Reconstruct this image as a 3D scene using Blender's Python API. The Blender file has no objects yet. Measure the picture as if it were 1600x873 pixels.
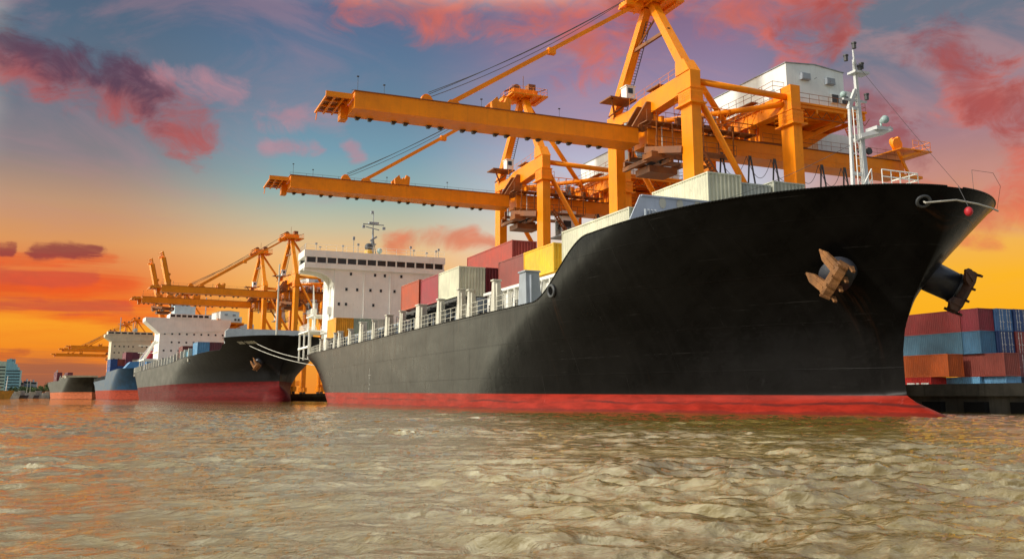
import bpy, math, random
import numpy as np
from mathutils import Vector, Matrix
R = math.radians
random.seed(7)
sc = bpy.context.scene
col = sc.collection

# ---------------------------------------------------------------- camera
cd = bpy.data.cameras.new('camera'); cam = bpy.data.objects.new('camera', cd); col.objects.link(cam)
FH = 1440.0; PITCH = R(10.5); AZ = math.atan(610.0 / FH)
F = FH * math.cos(PITCH)
cd.sensor_width = 36; cd.lens = 36 * F / 1600
cd.shift_y = (436.5 - (620 - F * math.tan(PITCH))) / 1600 * -1
cd.clip_start = 0.1; cd.clip_end = 30000
cam.location = (0, 0, 0.9); cam.rotation_euler = (R(90) + PITCH, 0, -AZ)
sc.camera = cam

# ---------------------------------------------------------------- exposure
sc.view_settings.view_transform = 'Standard'; sc.view_settings.look = 'None'
sc.view_settings.exposure = 0.0; sc.view_settings.gamma = 1.0
sc.view_settings.use_curve_mapping = False

# ---------------------------------------------------------------- sun
SUN_AZ = R(-92); SUN_EL = R(31)
sl = bpy.data.lights.new('sun', 'SUN'); so = bpy.data.objects.new('sun', sl); col.objects.link(so)
sl.energy = 3.0; sl.angle = R(6); sl.color = (1.0, 0.94, 0.84)
sd = Vector((math.sin(SUN_AZ) * math.cos(SUN_EL), math.cos(SUN_AZ) * math.cos(SUN_EL), math.sin(SUN_EL)))
so.rotation_euler = sd.to_track_quat('Z', 'Y').to_euler(); so.location = (-40, -40, 60)

# ---------------------------------------------------------------- node helpers
def srgb(r, g, b):
    f = lambda c: (c / 255 / 12.92) if c / 255 <= 0.04045 else ((c / 255 + 0.055) / 1.055) ** 2.4
    return (f(r), f(g), f(b), 1.0)

class NT:
    def __init__(s, nt): s.nt = nt
    def n(s, t, **kw):
        x = s.nt.nodes.new(t)
        for k, v in kw.items(): setattr(x, k, v)
        return x
    def put(s, sock, v):
        if hasattr(v, 'is_output'): s.nt.links.new(v, sock)
        else: sock.default_value = v
    def m(s, op, a, b=None, c=None, clamp=False):
        x = s.n('ShaderNodeMath', operation=op, use_clamp=clamp)
        s.put(x.inputs[0], a)
        if b is not None: s.put(x.inputs[1], b)
        if c is not None: s.put(x.inputs[2], c)
        return x.outputs[0]
    def mr(s, v, a, b, c=0.0, d=1.0, smooth=True):
        x = s.n('ShaderNodeMapRange', interpolation_type='SMOOTHSTEP' if smooth else 'LINEAR')
        s.put(x.inputs[0], v); s.put(x.inputs[1], a); s.put(x.inputs[2], b); s.put(x.inputs[3], c); s.put(x.inputs[4], d)
        return x.outputs[0]
    def mix(s, f, a, b, blend='MIX'):
        x = s.n('ShaderNodeMix', data_type='RGBA', blend_type=blend)
        s.put(x.inputs[0], f); s.put(x.inputs[6], a); s.put(x.inputs[7], b)
        return x.outputs[2]
    def xyz(s, a, b, c):
        x = s.n('ShaderNodeCombineXYZ'); s.put(x.inputs[0], a); s.put(x.inputs[1], b); s.put(x.inputs[2], c); return x.outputs[0]
    def sep(s, v):
        x = s.n('ShaderNodeSeparateXYZ'); s.put(x.inputs[0], v); return x.outputs
    def noise(s, vec, scale, detail=4, rough=0.55, dist=0.0):
        x = s.n('ShaderNodeTexNoise'); s.put(x.inputs['Vector'], vec); x.inputs['Scale'].default_value = scale
        x.inputs['Detail'].default_value = detail; x.inputs['Roughness'].default_value = rough; x.inputs['Distortion'].default_value = dist
        return x.outputs['Fac']
    def mapv(s, vec, scale=(1, 1, 1), loc=(0, 0, 0)):
        x = s.n('ShaderNodeMapping'); s.put(x.inputs[0], vec); x.inputs['Scale'].default_value = scale; x.inputs['Location'].default_value = loc
        return x.outputs[0]
    def ramp(s, f, stops):
        x = s.n('ShaderNodeValToRGB'); s.put(x.inputs[0], f); r = x.color_ramp
        while len(r.elements) < len(stops): r.elements.new(0.5)
        for e, (p, c) in zip(r.elements, stops): e.position = p; e.color = c
        return x.outputs[0]

# ---------------------------------------------------------------- world: sunset sky by direction
world = bpy.data.worlds.new('World'); sc.world = world; world.use_nodes = True
w = NT(world.node_tree); world.node_tree.nodes.clear()
tc = w.n('ShaderNodeTexCoord').outputs['Generated']
dx, dy, dz = w.sep(tc)
azi = w.m('MULTIPLY', w.m('ARCTAN2', dx, dy), 180 / math.pi)         # degrees, 0 = along the quay, + to the right
ele = w.m('MULTIPLY', w.m('ARCSINE', w.m('MINIMUM', w.m('MAXIMUM', dz, -1.0), 1.0)), 180 / math.pi)
rel = w.m('SUBTRACT', azi, 22.96)
efac = w.m('DIVIDE', ele, 24.0, clamp=True)
def E(y): return max(0.0, min(1.0, math.degrees(math.atan((620 - y) / 1440)) / 24.0))
left = w.ramp(efac, [(E(612), srgb(190, 112, 72)), (E(575), srgb(240, 128, 36)), (E(515), srgb(250, 160, 42)), (E(470), srgb(236, 108, 44)),
    (E(400), srgb(222, 152, 92)), (E(340), srgb(192, 150, 118)), (E(270), srgb(136, 128, 132)), (E(180), srgb(106, 116, 132)), (E(60), srgb(84, 106, 128)), (E(0), srgb(80, 100, 124))])
mid = w.ramp(efac, [(E(612), srgb(238, 140, 50)), (E(520), srgb(250, 172, 62)), (E(455), srgb(246, 182, 92)), (E(400), srgb(240, 190, 128)),
    (E(355), srgb(200, 190, 158)), (E(300), srgb(146, 178, 176)), (E(230), srgb(118, 156, 174)), (E(150), srgb(104, 132, 156)), (E(60), srgb(92, 118, 148)), (E(0), srgb(90, 108, 140))])
midr = w.ramp(efac, [(E(612), srgb(244, 160, 50)), (E(500), srgb(246, 190, 110)), (E(400), srgb(238, 214, 190)), (E(340), srgb(222, 214, 208)),
    (E(290), srgb(198, 206, 220)), (E(230), srgb(182, 178, 200)), (E(170), srgb(164, 146, 172)), (E(100), srgb(146, 130, 160)), (E(40), srgb(138, 116, 146)), (E(0), srgb(132, 108, 138))])
right = w.ramp(efac, [(E(612), srgb(246, 160, 30)), (E(520), srgb(252, 176, 30)), (E(450), srgb(252, 182, 42)), (E(400), srgb(242, 180, 84)),
    (E(355), srgb(222, 150, 104)), (E(300), srgb(196, 140, 124)), (E(240), srgb(168, 128, 134)), (E(170), srgb(134, 124, 140)), (E(90), srgb(108, 118, 136)), (E(0), srgb(104, 116, 132))])
base = w.mix(w.mr(rel, -26.0, -12.0), left, mid)
base = w.mix(w.mr(rel, -8.0, 5.0), base, midr)
base = w.mix(w.mr(rel, 13.0, 23.0), base, right)
# cloud field: warped coordinates in degrees
cv = w.xyz(rel, ele, 0.0)
wn = w.n('ShaderNodeTexNoise'); w.put(wn.inputs['Vector'], cv); wn.inputs['Scale'].default_value = 0.16; wn.inputs['Detail'].default_value = 7; wn.inputs['Roughness'].default_value = 0.6
wc = w.sep(wn.outputs['Color'])
rx = w.m('ADD', rel, w.m('MULTIPLY', w.m('SUBTRACT', wc[0], 0.5), 9.0))
ry = w.m('ADD', ele, w.m('MULTIPLY', w.m('SUBTRACT', wc[1], 0.5), 6.0))
def pxdir(x, y):
    cp, sp = math.cos(PITCH), math.sin(PITCH)
    py = 620 - F * math.tan(PITCH)
    f = Vector((math.sin(AZ) * cp, math.cos(AZ) * cp, sp)); r = Vector((math.cos(AZ), -math.sin(AZ), 0)); u = r.cross(f)
    d = f * F + r * (x - 800) - u * (y - py); d.normalize()
    return math.degrees(math.atan2(d.x, d.y)) - 22.96, math.degrees(math.asin(d.z))
rx2 = w.m('ADD', rel, w.m('MULTIPLY', w.m('SUBTRACT', wc[1], 0.5), 5.0)); ry2 = w.m('ADD', ele, w.m('MULTIPLY', w.m('SUBTRACT', wc[0], 0.5), 1.6))
streak = w.noise(w.mapv(cv, (0.10, 1.1, 1), (3, 1, 0)), 1.0, 6, 0.62, 0.6)
def blob(x0, y0, x1, y1, wd, flat=False):
    """elongated soft mass along the segment given in photograph directions; wd in degrees"""
    ax, ay = pxdir(x0, y0); bx, by = pxdir(x1, y1)
    L2 = (bx - ax) ** 2 + (by - ay) ** 2
    t = w.m('DIVIDE', w.m('ADD', w.m('MULTIPLY', w.m('SUBTRACT', (rx2 if flat else rx), ax), bx - ax), w.m('MULTIPLY', w.m('SUBTRACT', (ry2 if flat else ry), ay), by - ay)), L2, clamp=True)
    ex = w.m('SUBTRACT', (rx2 if flat else rx), w.m('ADD', ax, w.m('MULTIPLY', t, bx - ax)))
    ey = w.m('SUBTRACT', (ry2 if flat else ry), w.m('ADD', ay, w.m('MULTIPLY', t, by - ay)))
    d = w.m('SQRT', w.m('ADD', w.m('MULTIPLY', ex, ex), w.m('MULTIPLY', ey, ey)))
    return w.mr(d, wd * 2.1, 0.0)
fine = w.noise(w.mapv(cv, (0.26, 0.42, 1)), 1.0, 9, 0.64, 0.9)
patch = w.mr(w.noise(w.mapv(cv, (0.22, 0.40, 1), (9, 4, 0)), 1.0, 6, 0.6, 0.5), 0.38, 0.62)
def layer(base, mask, c, amt, lo=0.22, hi=1.35, tex=None, shade=0.35):
    tx = w.mr(tex if tex is not None else fine, 0.28, 0.72, 0.0, 1.0, False)
    d = w.m('ADD', mask, w.m('MULTIPLY', w.m('SUBTRACT', tx, 0.5), 1.35))
    cc = w.mix(w.m('MULTIPLY', patch, shade), c, (c[0] * 0.50 + 0.03, c[1] * 0.62 + 0.02, c[2] * 0.72 + 0.02, 1))
    return w.mix(w.m('MULTIPLY', w.m('MULTIPLY', w.mr(d, lo, hi), w.mr(mask, 0.0, 0.5)), amt), base, cc)
veil = w.noise(w.mapv(cv, (0.07, 0.16, 1), (2, 8, 0)), 1.0, 8, 0.62, 1.2)
base = w.mix(w.m('MULTIPLY', w.m('MULTIPLY', w.mr(veil, 0.42, 0.68), w.mr(rel, -8.0, 8.0)), w.m('MULTIPLY', w.mr(ele, 4.0, 12.0), 0.42)), base, srgb(204, 146, 142))
base = w.mix(w.m('MULTIPLY', w.m('MULTIPLY', w.mr(veil, 0.45, 0.7), w.mr(rel, -4.0, -14.0)), w.m('MULTIPLY', w.mr(ele, 7.0, 13.0), 0.28)), base, srgb(190, 138, 146))
def many(bl, flat=False):
    r = None
    for b in bl:
        r = blob(*b, flat) if r is None else w.m('MAXIMUM', r, blob(*b, flat))
    return r
base = layer(base, many([(560, -40, 1000, -10, 2.6), (860, 30, 930, 100, 1.8), (1080, -20, 1300, 10, 2.2), (1180, 40, 1250, 110, 1.5), (1310, 30, 1330, 60, 1.0), (1490, 130, 1600, 165, 1.6), (1560, 285, 1660, 260, 1.7)]), srgb(222, 108, 88), 0.80)
base = layer(base, many([(880, -30, 1010, 0, 1.2), (1220, 20, 1320, 50, 1.5), (1470, 70, 1540, 130, 1.5), (1520, 150, 1620, 180, 1.2), (1330, 160, 1410, 240, 1.3)]), srgb(154, 72, 76), 0.7)
base = layer(base, many([(0, 80, 180, 145, 1.5), (190, 145, 300, 205, 1.5)]), srgb(184, 86, 82), 0.85)
base = layer(base, many([(-20, 35, 120, 95, 1.3), (150, 95, 240, 150, 1.2)]), srgb(84, 66, 88), 0.9)
base = layer(base, many([(440, 185, 530, 192, 0.9), (430, 231, 490, 229, 0.5), (545, 225, 560, 245, 0.5), (260, 120, 370, 150, 0.9)], True), srgb(196, 140, 150), 0.65)
base = layer(base, many([(600, 382, 740, 368, 0.7), (700, 372, 800, 384, 0.5), (1450, 372, 1560, 385, 0.6), (1500, 330, 1640, 345, 1.0), (1400, 300, 1500, 310, 0.8)], True), srgb(236, 122, 84), 0.8)
base = layer(base, many([(-80, 436, 190, 446, 1.5), (-80, 482, 270, 486, 1.0), (-40, 408, 170, 412, 0.7), (190, 470, 330, 492, 0.8)], True), srgb(242, 84, 34), 0.72, 0.35, 1.45, streak)
base = layer(base, many([(-80, 425, 150, 430, 0.5), (-60, 474, 200, 478, 0.4)], True), srgb(206, 84, 66), 0.6, 0.35, 1.1, streak)
base = layer(base, many([(60, 391, 155, 396, 0.36), (-60, 388, 20, 388, 0.3)], True), srgb(150, 62, 64), 0.85, 0.2, 0.9, streak)
base = layer(base, many([(-60, 552, 60, 550, 0.3)], True), srgb(206, 90, 42), 0.6, 0.35, 1.1, streak)
base = layer(base, many([(20, 606, 230, 600, 1.5)], True), srgb(158, 96, 74), 0.8, 0.0, 0.9, streak)
# the rest of the sky (overhead and behind the viewer) is cloudy daylight
sky = w.n('ShaderNodeTexSky', sky_type='NISHITA'); sky.sun_disc = False
sky.sun_elevation = SUN_EL; sky.sun_rotation = SUN_AZ % (2 * math.pi)
sky.air_density = 1.0; sky.dust_density = 2.5
day = w.mix(1.0, sky.outputs[0], (0.10, 0.10, 0.10, 1), 'MULTIPLY')
cl = w.mr(w.noise(w.mapv(tc, (1, 1, 2.2)), 2.6, 7, 0.6, 0.3), 0.42, 0.62)
day = w.mix(w.m('MULTIPLY', cl, 0.85), day, w.mix(w.mr(rel, -120.0, -60.0) if False else w.mr(dy, -0.2, 0.6), (0.82, 0.80, 0.77, 1), (5.0, 4.75, 3.5, 1)))  # unseen clouds ahead made extra bright to put highlights on the water
front = w.m('MULTIPLY', w.m('MULTIPLY', w.mr(rel, -43.0, -29.5), w.mr(rel, 70.0, 42.0)), w.mr(ele, 33.0, 23.5))
allsky = w.mix(front, day, base)
bg = w.n('ShaderNodeBackground'); w.put(bg.inputs[0], allsky); bg.inputs[1].default_value = 1.0
w.nt.links.new(bg.outputs[0], w.n('ShaderNodeOutputWorld').inputs[0])

# ---------------------------------------------------------------- materials
MATS = {}
def rgb(c): return (c[0], c[1], c[2], 1.0)
def new_mat(name):
    m = bpy.data.materials.new(name); m.use_nodes = True; m.node_tree.nodes.clear()
    t = NT(m.node_tree); b = t.n('ShaderNodeBsdfPrincipled'); o = t.n('ShaderNodeOutputMaterial')
    t.nt.links.new(b.outputs[0], o.inputs[0]); return m, t, b
def paint(name, c, rough=0.45, *a_, **k_):
    spec = k_.pop('spec', None); m = _paint(name, c, rough, *a_, **k_)
    if spec is not None: [n for n in m.node_tree.nodes if n.type == 'BSDF_PRINCIPLED'][0].inputs['Specular IOR Level'].default_value = spec
    return m
def _paint(name, c, rough=0.45, vary=0.25, rust=0.0, scale=1.0, metal=0.0, streak=0.15, bump=0.02):
    if name in MATS: return MATS[name]
    m, t, b = new_mat(name)
    oc = t.n('ShaderNodeTexCoord').outputs['Object']
    n1 = t.noise(oc, 0.7 * scale, 5, 0.6)
    dark = rgb([x * (1 - vary) for x in c]); light = rgb([min(1, x * (1 + vary * 0.5)) for x in c])
    base = t.mix(t.mr(n1, 0.3, 0.7), dark, light)
    st = t.noise(t.mapv(oc, (3.0 * scale, 3.0 * scale, 0.16 * scale)), 1.6, 5, 0.6)
    base = t.mix(t.m('MULTIPLY', t.mr(st, 0.5, 0.72), streak), base, rgb([x * 0.35 + 0.01 for x in c]))
    if rust:
        rn = t.noise(t.mapv(oc, (1.6 * scale, 1.6 * scale, 0.8 * scale)), 1.5, 8, 0.72)
        rc = t.mix(t.noise(oc, 9.0, 3), (0.20, 0.065, 0.02, 1), (0.07, 0.028, 0.014, 1))
        base = t.mix(t.m('MULTIPLY', t.mr(rn, 0.66 - rust * 0.25, 0.74 - rust * 0.2), 0.85), base, rc)
    t.put(b.inputs['Base Color'], base)
    t.put(b.inputs['Roughness'], t.mr(n1, 0.2, 0.8, max(0.05, rough - 0.12), min(1, rough + 0.15), False))
    b.inputs['Metallic'].default_value = metal
    bp = t.n('ShaderNodeBump'); bp.inputs['Strength'].default_value = 0.5; bp.inputs['Distance'].default_value = bump
    t.put(bp.inputs['Height'], t.noise(oc, 6 * scale, 4, 0.6)); t.nt.links.new(bp.outputs[0], b.inputs['Normal'])
    MATS[name] = m; return m

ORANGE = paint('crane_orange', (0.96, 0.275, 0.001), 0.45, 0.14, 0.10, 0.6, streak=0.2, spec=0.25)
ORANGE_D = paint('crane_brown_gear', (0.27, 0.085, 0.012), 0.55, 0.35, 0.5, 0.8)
WHITE = paint('ship_white', (0.86, 0.85, 0.78), 0.45, 0.08, 0.03, 0.6, streak=0.12)
HOUSE = paint('house_pale', (0.74, 0.79, 0.77), 0.45, 0.08, 0.03, 0.5, streak=0.12)
CREAM = paint('stanchion_cream', (0.60, 0.58, 0.48), 0.5, 0.2, 0.34, 1.0, streak=0.3)
GREYM = paint('deck_grey', (0.30, 0.34, 0.38), 0.55, 0.2, 0.12, 1.0)
DGREY = paint('dark_gear', (0.05, 0.05, 0.05), 0.55, 0.3, 0.1, 1.0)
BLACKR = paint('cable_black', (0.05, 0.055, 0.06), 0.5, 0.2, 0)
GLASS = paint('dark_glass', (0.015, 0.02, 0.025), 0.12, 0.1, 0, streak=0)
RUSTM = paint('rusty_anchor', (0.28, 0.125, 0.04), 0.75, 0.45, 0.45, 1.8, bump=0.05)
RUSTD = paint('dark_rust_anchor', (0.085, 0.035, 0.022), 0.75, 0.45, 0.3, 1.8, bump=0.05)
HOLE_SHADE = paint('hole_shade_black', (0.006, 0.006, 0.006), 0.9, 0.2, 0, streak=0, spec=0.02)
BLUEBLK = paint('pipe_blue_black', (0.03, 0.033, 0.045), 0.4, 0.3, 0.05, 1.5)
ROPE = paint('mooring_rope', (0.62, 0.60, 0.52), 0.85, 0.25, 0)
REDP = paint('signal_red', (0.50, 0.02, 0.03), 0.5, 0.3, 0)
TEAL = paint('horn_teal', (0.36, 0.48, 0.46), 0.4, 0.2, 0)
YEL = paint('funnel_yellow', (0.72, 0.42, 0.04), 0.45, 0.2, 0)
CONC = paint('quay_concrete', (0.26, 0.24, 0.19), 0.85, 0.45, 0.0, 0.6, streak=0.7, bump=0.08)
DARKW = paint('quay_dark', (0.022, 0.022, 0.022), 0.8, 0.5, 0.0, 0.6)
CITY = [paint('city_%d' % i, c, 0.6, 0.2) for i, c in enumerate([(0.20, 0.42, 0.48), (0.12, 0.17, 0.24), (0.34, 0.36, 0.38), (0.22, 0.15, 0.16)])]

def hull_mat(name, top, red, zboot, slope, worn=0.5, stains=(), rmin=0.22):
    m, t, b = new_mat(name)
    oc = t.n('ShaderNodeTexCoord').outputs['Object']; x, y, z = t.sep(oc)
    line = t.m('ADD', zboot, t.m('MULTIPLY', y, slope))
    isred = t.mr(t.m('SUBTRACT', z, line), 0.03, -0.03)
    n1 = t.noise(t.mapv(oc, (1, 0.25, 0.6)), 0.7, 6, 0.6)
    stx = t.noise(t.mapv(oc, (0.2, 1.8, 0.12)), 1.0, 6, 0.65)
    base = t.mix(t.mr(n1, 0.3, 0.7), rgb([c * 0.7 for c in top]), rgb([c * 1.35 for c in top]))
    base = t.mix(t.m('MULTIPLY', t.mr(stx, 0.45, 0.75), worn * 0.5), base, rgb([c * 1.8 + 0.003 for c in top]))
    # horizontal rub scratches with chipped paint
    scr = t.noise(t.mapv(oc, (0.1, 0.35, 9.0)), 1.0, 4, 0.7)
    base = t.mix(t.m('MULTIPLY', t.m('MULTIPLY', t.mr(scr, 0.66, 0.70), t.mr(n1, 0.45, 0.6)), worn), base, rgb([c * 3 + 0.03 for c in top]))
    zz = t.m('ADD', z, t.m('MULTIPLY', y, 0.004))
    ln = t.m('ABSOLUTE', t.m('SUBTRACT', t.m('FRACT', t.m('DIVIDE', zz, 2.27)), 0.5))
    lm = t.m('MULTIPLY', t.mr(ln, 0.008, 0.001), t.mr(t.noise(t.mapv(oc, (0.3, 0.35, 0.3), (3, 3, 3)), 1.0, 5, 0.7), 0.48, 0.66))
    base = t.mix(t.m('MULTIPLY', lm, 0.45), base, rgb([c * 4 + 0.05 for c in top]))
    vs_ = t.m('ABSOLUTE', t.m('SUBTRACT', t.m('FRACT', t.m('DIVIDE', y, 11.3)), 0.5))
    base = t.mix(t.m('MULTIPLY', t.mr(vs_, 0.004, 0.001), 0.3), base, rgb([c * 0.4 for c in top]))
    rs = t.noise(t.mapv(oc, (0.3, 2.6, 0.10), (5, 2, 1)), 1.0, 6, 0.7)
    base = t.mix(t.m('MULTIPLY', t.mr(rs, 0.66, 0.76), worn * 0.35), base, (0.06, 0.028, 0.014, 1))
    rcol = t.mix(t.mr(t.noise(t.mapv(oc, (1, 0.3, 2.0)), 1.4, 6, 0.65), 0.3, 0.7), rgb([c * 0.72 for c in red]), rgb([min(1, c * 1.25) for c in red]))
    # dark weed band just above the water with an uneven edge
    wl = t.m('ADD', 0.16, t.m('MULTIPLY', t.m('SUBTRACT', t.noise(t.mapv(oc, (0, 0.5, 0)), 1.0, 5, 0.6), 0.5), 0.5))
    rcol = t.mix(t.m('MULTIPLY', t.mr(t.m('SUBTRACT', z, wl), 0.05, -0.05), 0.65), rcol, (0.10, 0.018, 0.012, 1))
    for sy, sz, sl_, wd_ in stains:
        sn = t.noise(t.mapv(oc, (0.5, 5.0, 0.25)), 1.0, 5, 0.7)
        a_ = t.mr(t.m('ABSOLUTE', t.m('SUBTRACT', y, sy)), wd_, wd_ * 0.15)
        b_ = t.m('MULTIPLY', t.mr(z, sz - sl_, sz), t.mr(z, sz + 0.15, sz - 0.15))
        base = t.mix(t.m('MULTIPLY', t.m('MULTIPLY', a_, b_), t.mr(sn, 0.45, 0.66, 0.0, 0.28)), base, (0.10, 0.04, 0.016, 1))
    sc_ = t.m('ABSOLUTE', t.m('SUBTRACT', z, t.m('ADD', t.m('MULTIPLY', line, 0.55), t.m('MULTIPLY', t.m('SUBTRACT', t.noise(t.mapv(oc, (0, 0.25, 0), (7, 1, 0)), 1.0, 4, 0.6), 0.5), 0.5))))
    rcol = t.mix(t.m('MULTIPLY', t.mr(sc_, 0.10, 0.02), t.mr(t.noise(t.mapv(oc, (0.1, 0.2, 1)), 1.0, 5, 0.65), 0.4, 0.6)), rcol, rgb([c * 0.35 + 0.01 for c in red]))
    wearn = t.noise(t.mapv(oc, (0.5, 1.6, 0.6)), 1.6, 7, 0.7)
    rcol = t.mix(t.m('MULTIPLY', t.mr(wearn, 0.62, 0.72), 0.3), rcol, rgb([min(1, c * 1.5 + 0.07) for c in red]))
    full = t.mix(isred, base, rcol)
    t.put(b.inputs['Base Color'], full)
    b.inputs['Specular IOR Level'].default_value = 0.06
    t.put(b.inputs['Roughness'], t.m('ADD', t.mr(n1, 0.2, 0.8, rmin, rmin + 0.14, False), t.m('MULTIPLY', isred, 0.2)))
    # plate seams and panel dents
    br = t.n('ShaderNodeTexBrick'); t.put(br.inputs['Vector'], t.xyz(y, z, 0.0))
    br.inputs['Scale'].default_value = 1.0; br.inputs['Brick Width'].default_value = 7.5; br.inputs['Row Height'].default_value = 2.3
    br.inputs['Mortar Size'].default_value = 0.03; br.inputs['Mortar Smooth'].default_value = 0.6
    b1 = t.n('ShaderNodeBump'); b1.inputs['Strength'].default_value = 0.5; b1.inputs['Distance'].default_value = 0.012
    t.put(b1.inputs['Height'], br.outputs['Fac'])
    b2 = t.n('ShaderNodeBump'); b2.inputs['Strength'].default_value = 0.6; b2.inputs['Distance'].default_value = 0.05
    t.put(b2.inputs['Height'], t.noise(t.mapv(oc, (1, 1.0, 0.7)), 0.9, 3, 0.5)); t.nt.links.new(b1.outputs[0], b2.inputs['Normal'])
    t.nt.links.new(b2.outputs[0], b.inputs['Normal'])
    return m

# ---------------------------------------------------------------- geometry helpers
class MB:
    def __init__(s): s.v = []; s.f = []
    def add(s, vs, fs):
        n = len(s.v); s.v += [tuple(p) for p in vs]; s.f += [tuple(i + n for i in f) for f in fs]; return s
    def box(s, x0, x1, y0, y1, z0, z1):
        vs = [(x, y, z) for x in (x0, x1) for y in (y0, y1) for z in (z0, z1)]
        return s.add(vs, [(0, 1, 3, 2), (4, 6, 7, 5), (0, 4, 5, 1), (2, 3, 7, 6), (0, 2, 6, 4), (1, 5, 7, 3)])
    def beam(s, p, q, w_, h, w2=None, h2=None, up=(0, 0, 1)):
        p = Vector(p); q = Vector(q); d = (q - p).normalized(); u = Vector(up)
        if abs(d.dot(u)) > 0.98: u = Vector((0, 1, 0))
        a = d.cross(u).normalized(); c = a.cross(d)
        w2 = w_ if w2 is None else w2; h2 = h if h2 is None else h2
        vs = [p + a * sx * w_ / 2 + c * sz * h / 2 for sx, sz in ((-1, -1), (1, -1), (1, 1), (-1, 1))] + \
             [q + a * sx * w2 / 2 + c * sz * h2 / 2 for sx, sz in ((-1, -1), (1, -1), (1, 1), (-1, 1))]
        return s.add(vs, [(3, 2, 1, 0), (4, 5, 6, 7), (0, 1, 5, 4), (1, 2, 6, 5), (2, 3, 7, 6), (3, 0, 4, 7)])
    def tube(s, p, q, r, n=8, r2=None):
        p = Vector(p); q = Vector(q); d = (q - p).normalized(); u = Vector((0, 0, 1)) if abs(d.z) < 0.9 else Vector((1, 0, 0))
        a = d.cross(u).normalized(); c = a.cross(d); r2 = r if r2 is None else r2
        vs = [p + (a * math.cos(t) + c * math.sin(t)) * r for t in [2 * math.pi * i / n for i in range(n)]] + \
             [q + (a * math.cos(t) + c * math.sin(t)) * r2 for t in [2 * math.pi * i / n for i in range(n)]]
        return s.add(vs, [(i, (i + 1) % n, n + (i + 1) % n, n + i) for i in range(n)] + [tuple(range(n))[::-1], tuple(range(n, 2 * n))])
    def path(s, pts, r, n=6):
        for a, b in zip(pts, pts[1:]): s.tube(a, b, r, n)
        return s
    def prism(s, prof, axis, a, b):
        """profile polygon extruded along axis from a to b; prof in the other two axes in order"""
        def P(u, v, t): return (t, u, v) if axis == 0 else (u, t, v) if axis == 1 else (u, v, t)
        n = len(prof); vs = [P(u, v, a) for u, v in prof] + [P(u, v, b) for u, v in prof]
        return s.add(vs, [(i, (i + 1) % n, n + (i + 1) % n, n + i) for i in range(n)] + [tuple(range(n))[::-1], tuple(range(n, 2 * n))])
    def disc(s, c, axis, r, t, n=20):
        c = Vector(c); ax = Vector(axis).normalized(); return s.tube(c - ax * t / 2, c + ax * t / 2, r, n)
    def ball(s, c, r, n=12, sz=1.0):
        vs = []; fs = []; m_ = n // 2
        for i in range(m_ + 1):
            th = math.pi * i / m_
            for j in range(n):
                ph = 2 * math.pi * j / n
                vs.append((c[0] + r * math.sin(th) * math.cos(ph), c[1] + r * math.sin(th) * math.sin(ph), c[2] + r * sz * math.cos(th)))
        for i in range(m_):
            for j in range(n): fs.append((i * n + j, (i + 1) * n + j, (i + 1) * n + (j + 1) % n, i * n + (j + 1) % n))
        return s.add(vs, fs)
    def rail(s, pts, h=1.05, post=1.5, r=0.03, mids=1):
        """handrail following pts: posts, top and middle rails"""
        for a, b in zip(pts, pts[1:]):
            a = Vector(a); b = Vector(b); L = (b - a).length; n = max(1, round(L / post))
            for i in range(n + 1):
                p = a.lerp(b, i / n); s.tube(p, p + Vector((0, 0, h)), r, 4)
            for k in range(1, mids + 2):
                o = Vector((0, 0, h * k / (mids + 1))); s.tube(a + o, b + o, r, 4)
        return s
    def mesh(s, name, mat, smooth=False, bevel=0):
        me = bpy.data.meshes.new(name); me.from_pydata(s.v, [], s.f); me.materials.append(mat)
        if smooth: me.polygons.foreach_set('use_smooth', [True] * len(me.polygons))
        me.update(); return me
    def pieces(s):
        n = len(s.v); par = list(range(n))
        def fd(a):
            while par[a] != a: par[a] = par[par[a]]; a = par[a]
            return a
        for f in s.f:
            r0 = fd(f[0])
            for i in f[1:]: par[fd(i)] = r0
        root = np.array([fd(i) for i in range(n)]); u, isl = np.unique(root, return_inverse=True); k = len(u)
        if k < 2 or k > 600: return None
        pts = np.array([tuple(p) for p in s.v]); lo = np.full((k, 3), np.inf); hi = np.full((k, 3), -np.inf)
        np.minimum.at(lo, isl, pts); np.maximum.at(hi, isl, pts)
        size = (hi - lo).max(axis=1); gap = np.maximum(0, np.maximum(lo[:, None] - hi[None], lo[None] - hi[:, None]))
        near_ = np.sqrt((gap ** 2).sum(2)) <= np.maximum(0.02, 0.45 * np.maximum(size[:, None], size[None]))
        par = list(range(k))
        for a, b in zip(*np.nonzero(np.triu(near_, 1))): par[fd(int(a))] = fd(int(b))
        rt = [fd(i) for i in range(k)]; us = sorted(set(rt))
        if len(us) < 2: return None
        out = {r: MB() for r in us}; mp = {}
        for i in range(n):
            m = out[rt[isl[i]]]; mp[i] = len(m.v); m.v.append(s.v[i])
        for f in s.f: out[rt[isl[f[0]]]].f.append(tuple(mp[i] for i in f))
        return sorted(out.values(), key=lambda m: -len(m.v))
    def build(s, name, mat, parent=None, smooth=False, bevel=0):
        if parent:
            ps = s.pieces()
            if ps: return [p._build(name, mat, parent, smooth, bevel) for p in ps][0]
        return s._build(name, mat, parent, smooth, bevel)
    def _build(s, name, mat, parent=None, smooth=False, bevel=0):
        me = s.mesh(name, mat, smooth); o = bpy.data.objects.new(name, me); col.objects.link(o)
        if parent: o.parent = parent
        if bevel:
            b = o.modifiers.new('bevel', 'BEVEL'); b.width = bevel; b.segments = 2; b.limit_method = 'ANGLE'
        return o
def tag(o, label=None, cat=None, group=None, kind=None):
    if label: o['label'] = label
    if cat: o['category'] = cat
    if group: o['group'] = group
    if kind: o['kind'] = kind
    return o
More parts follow.
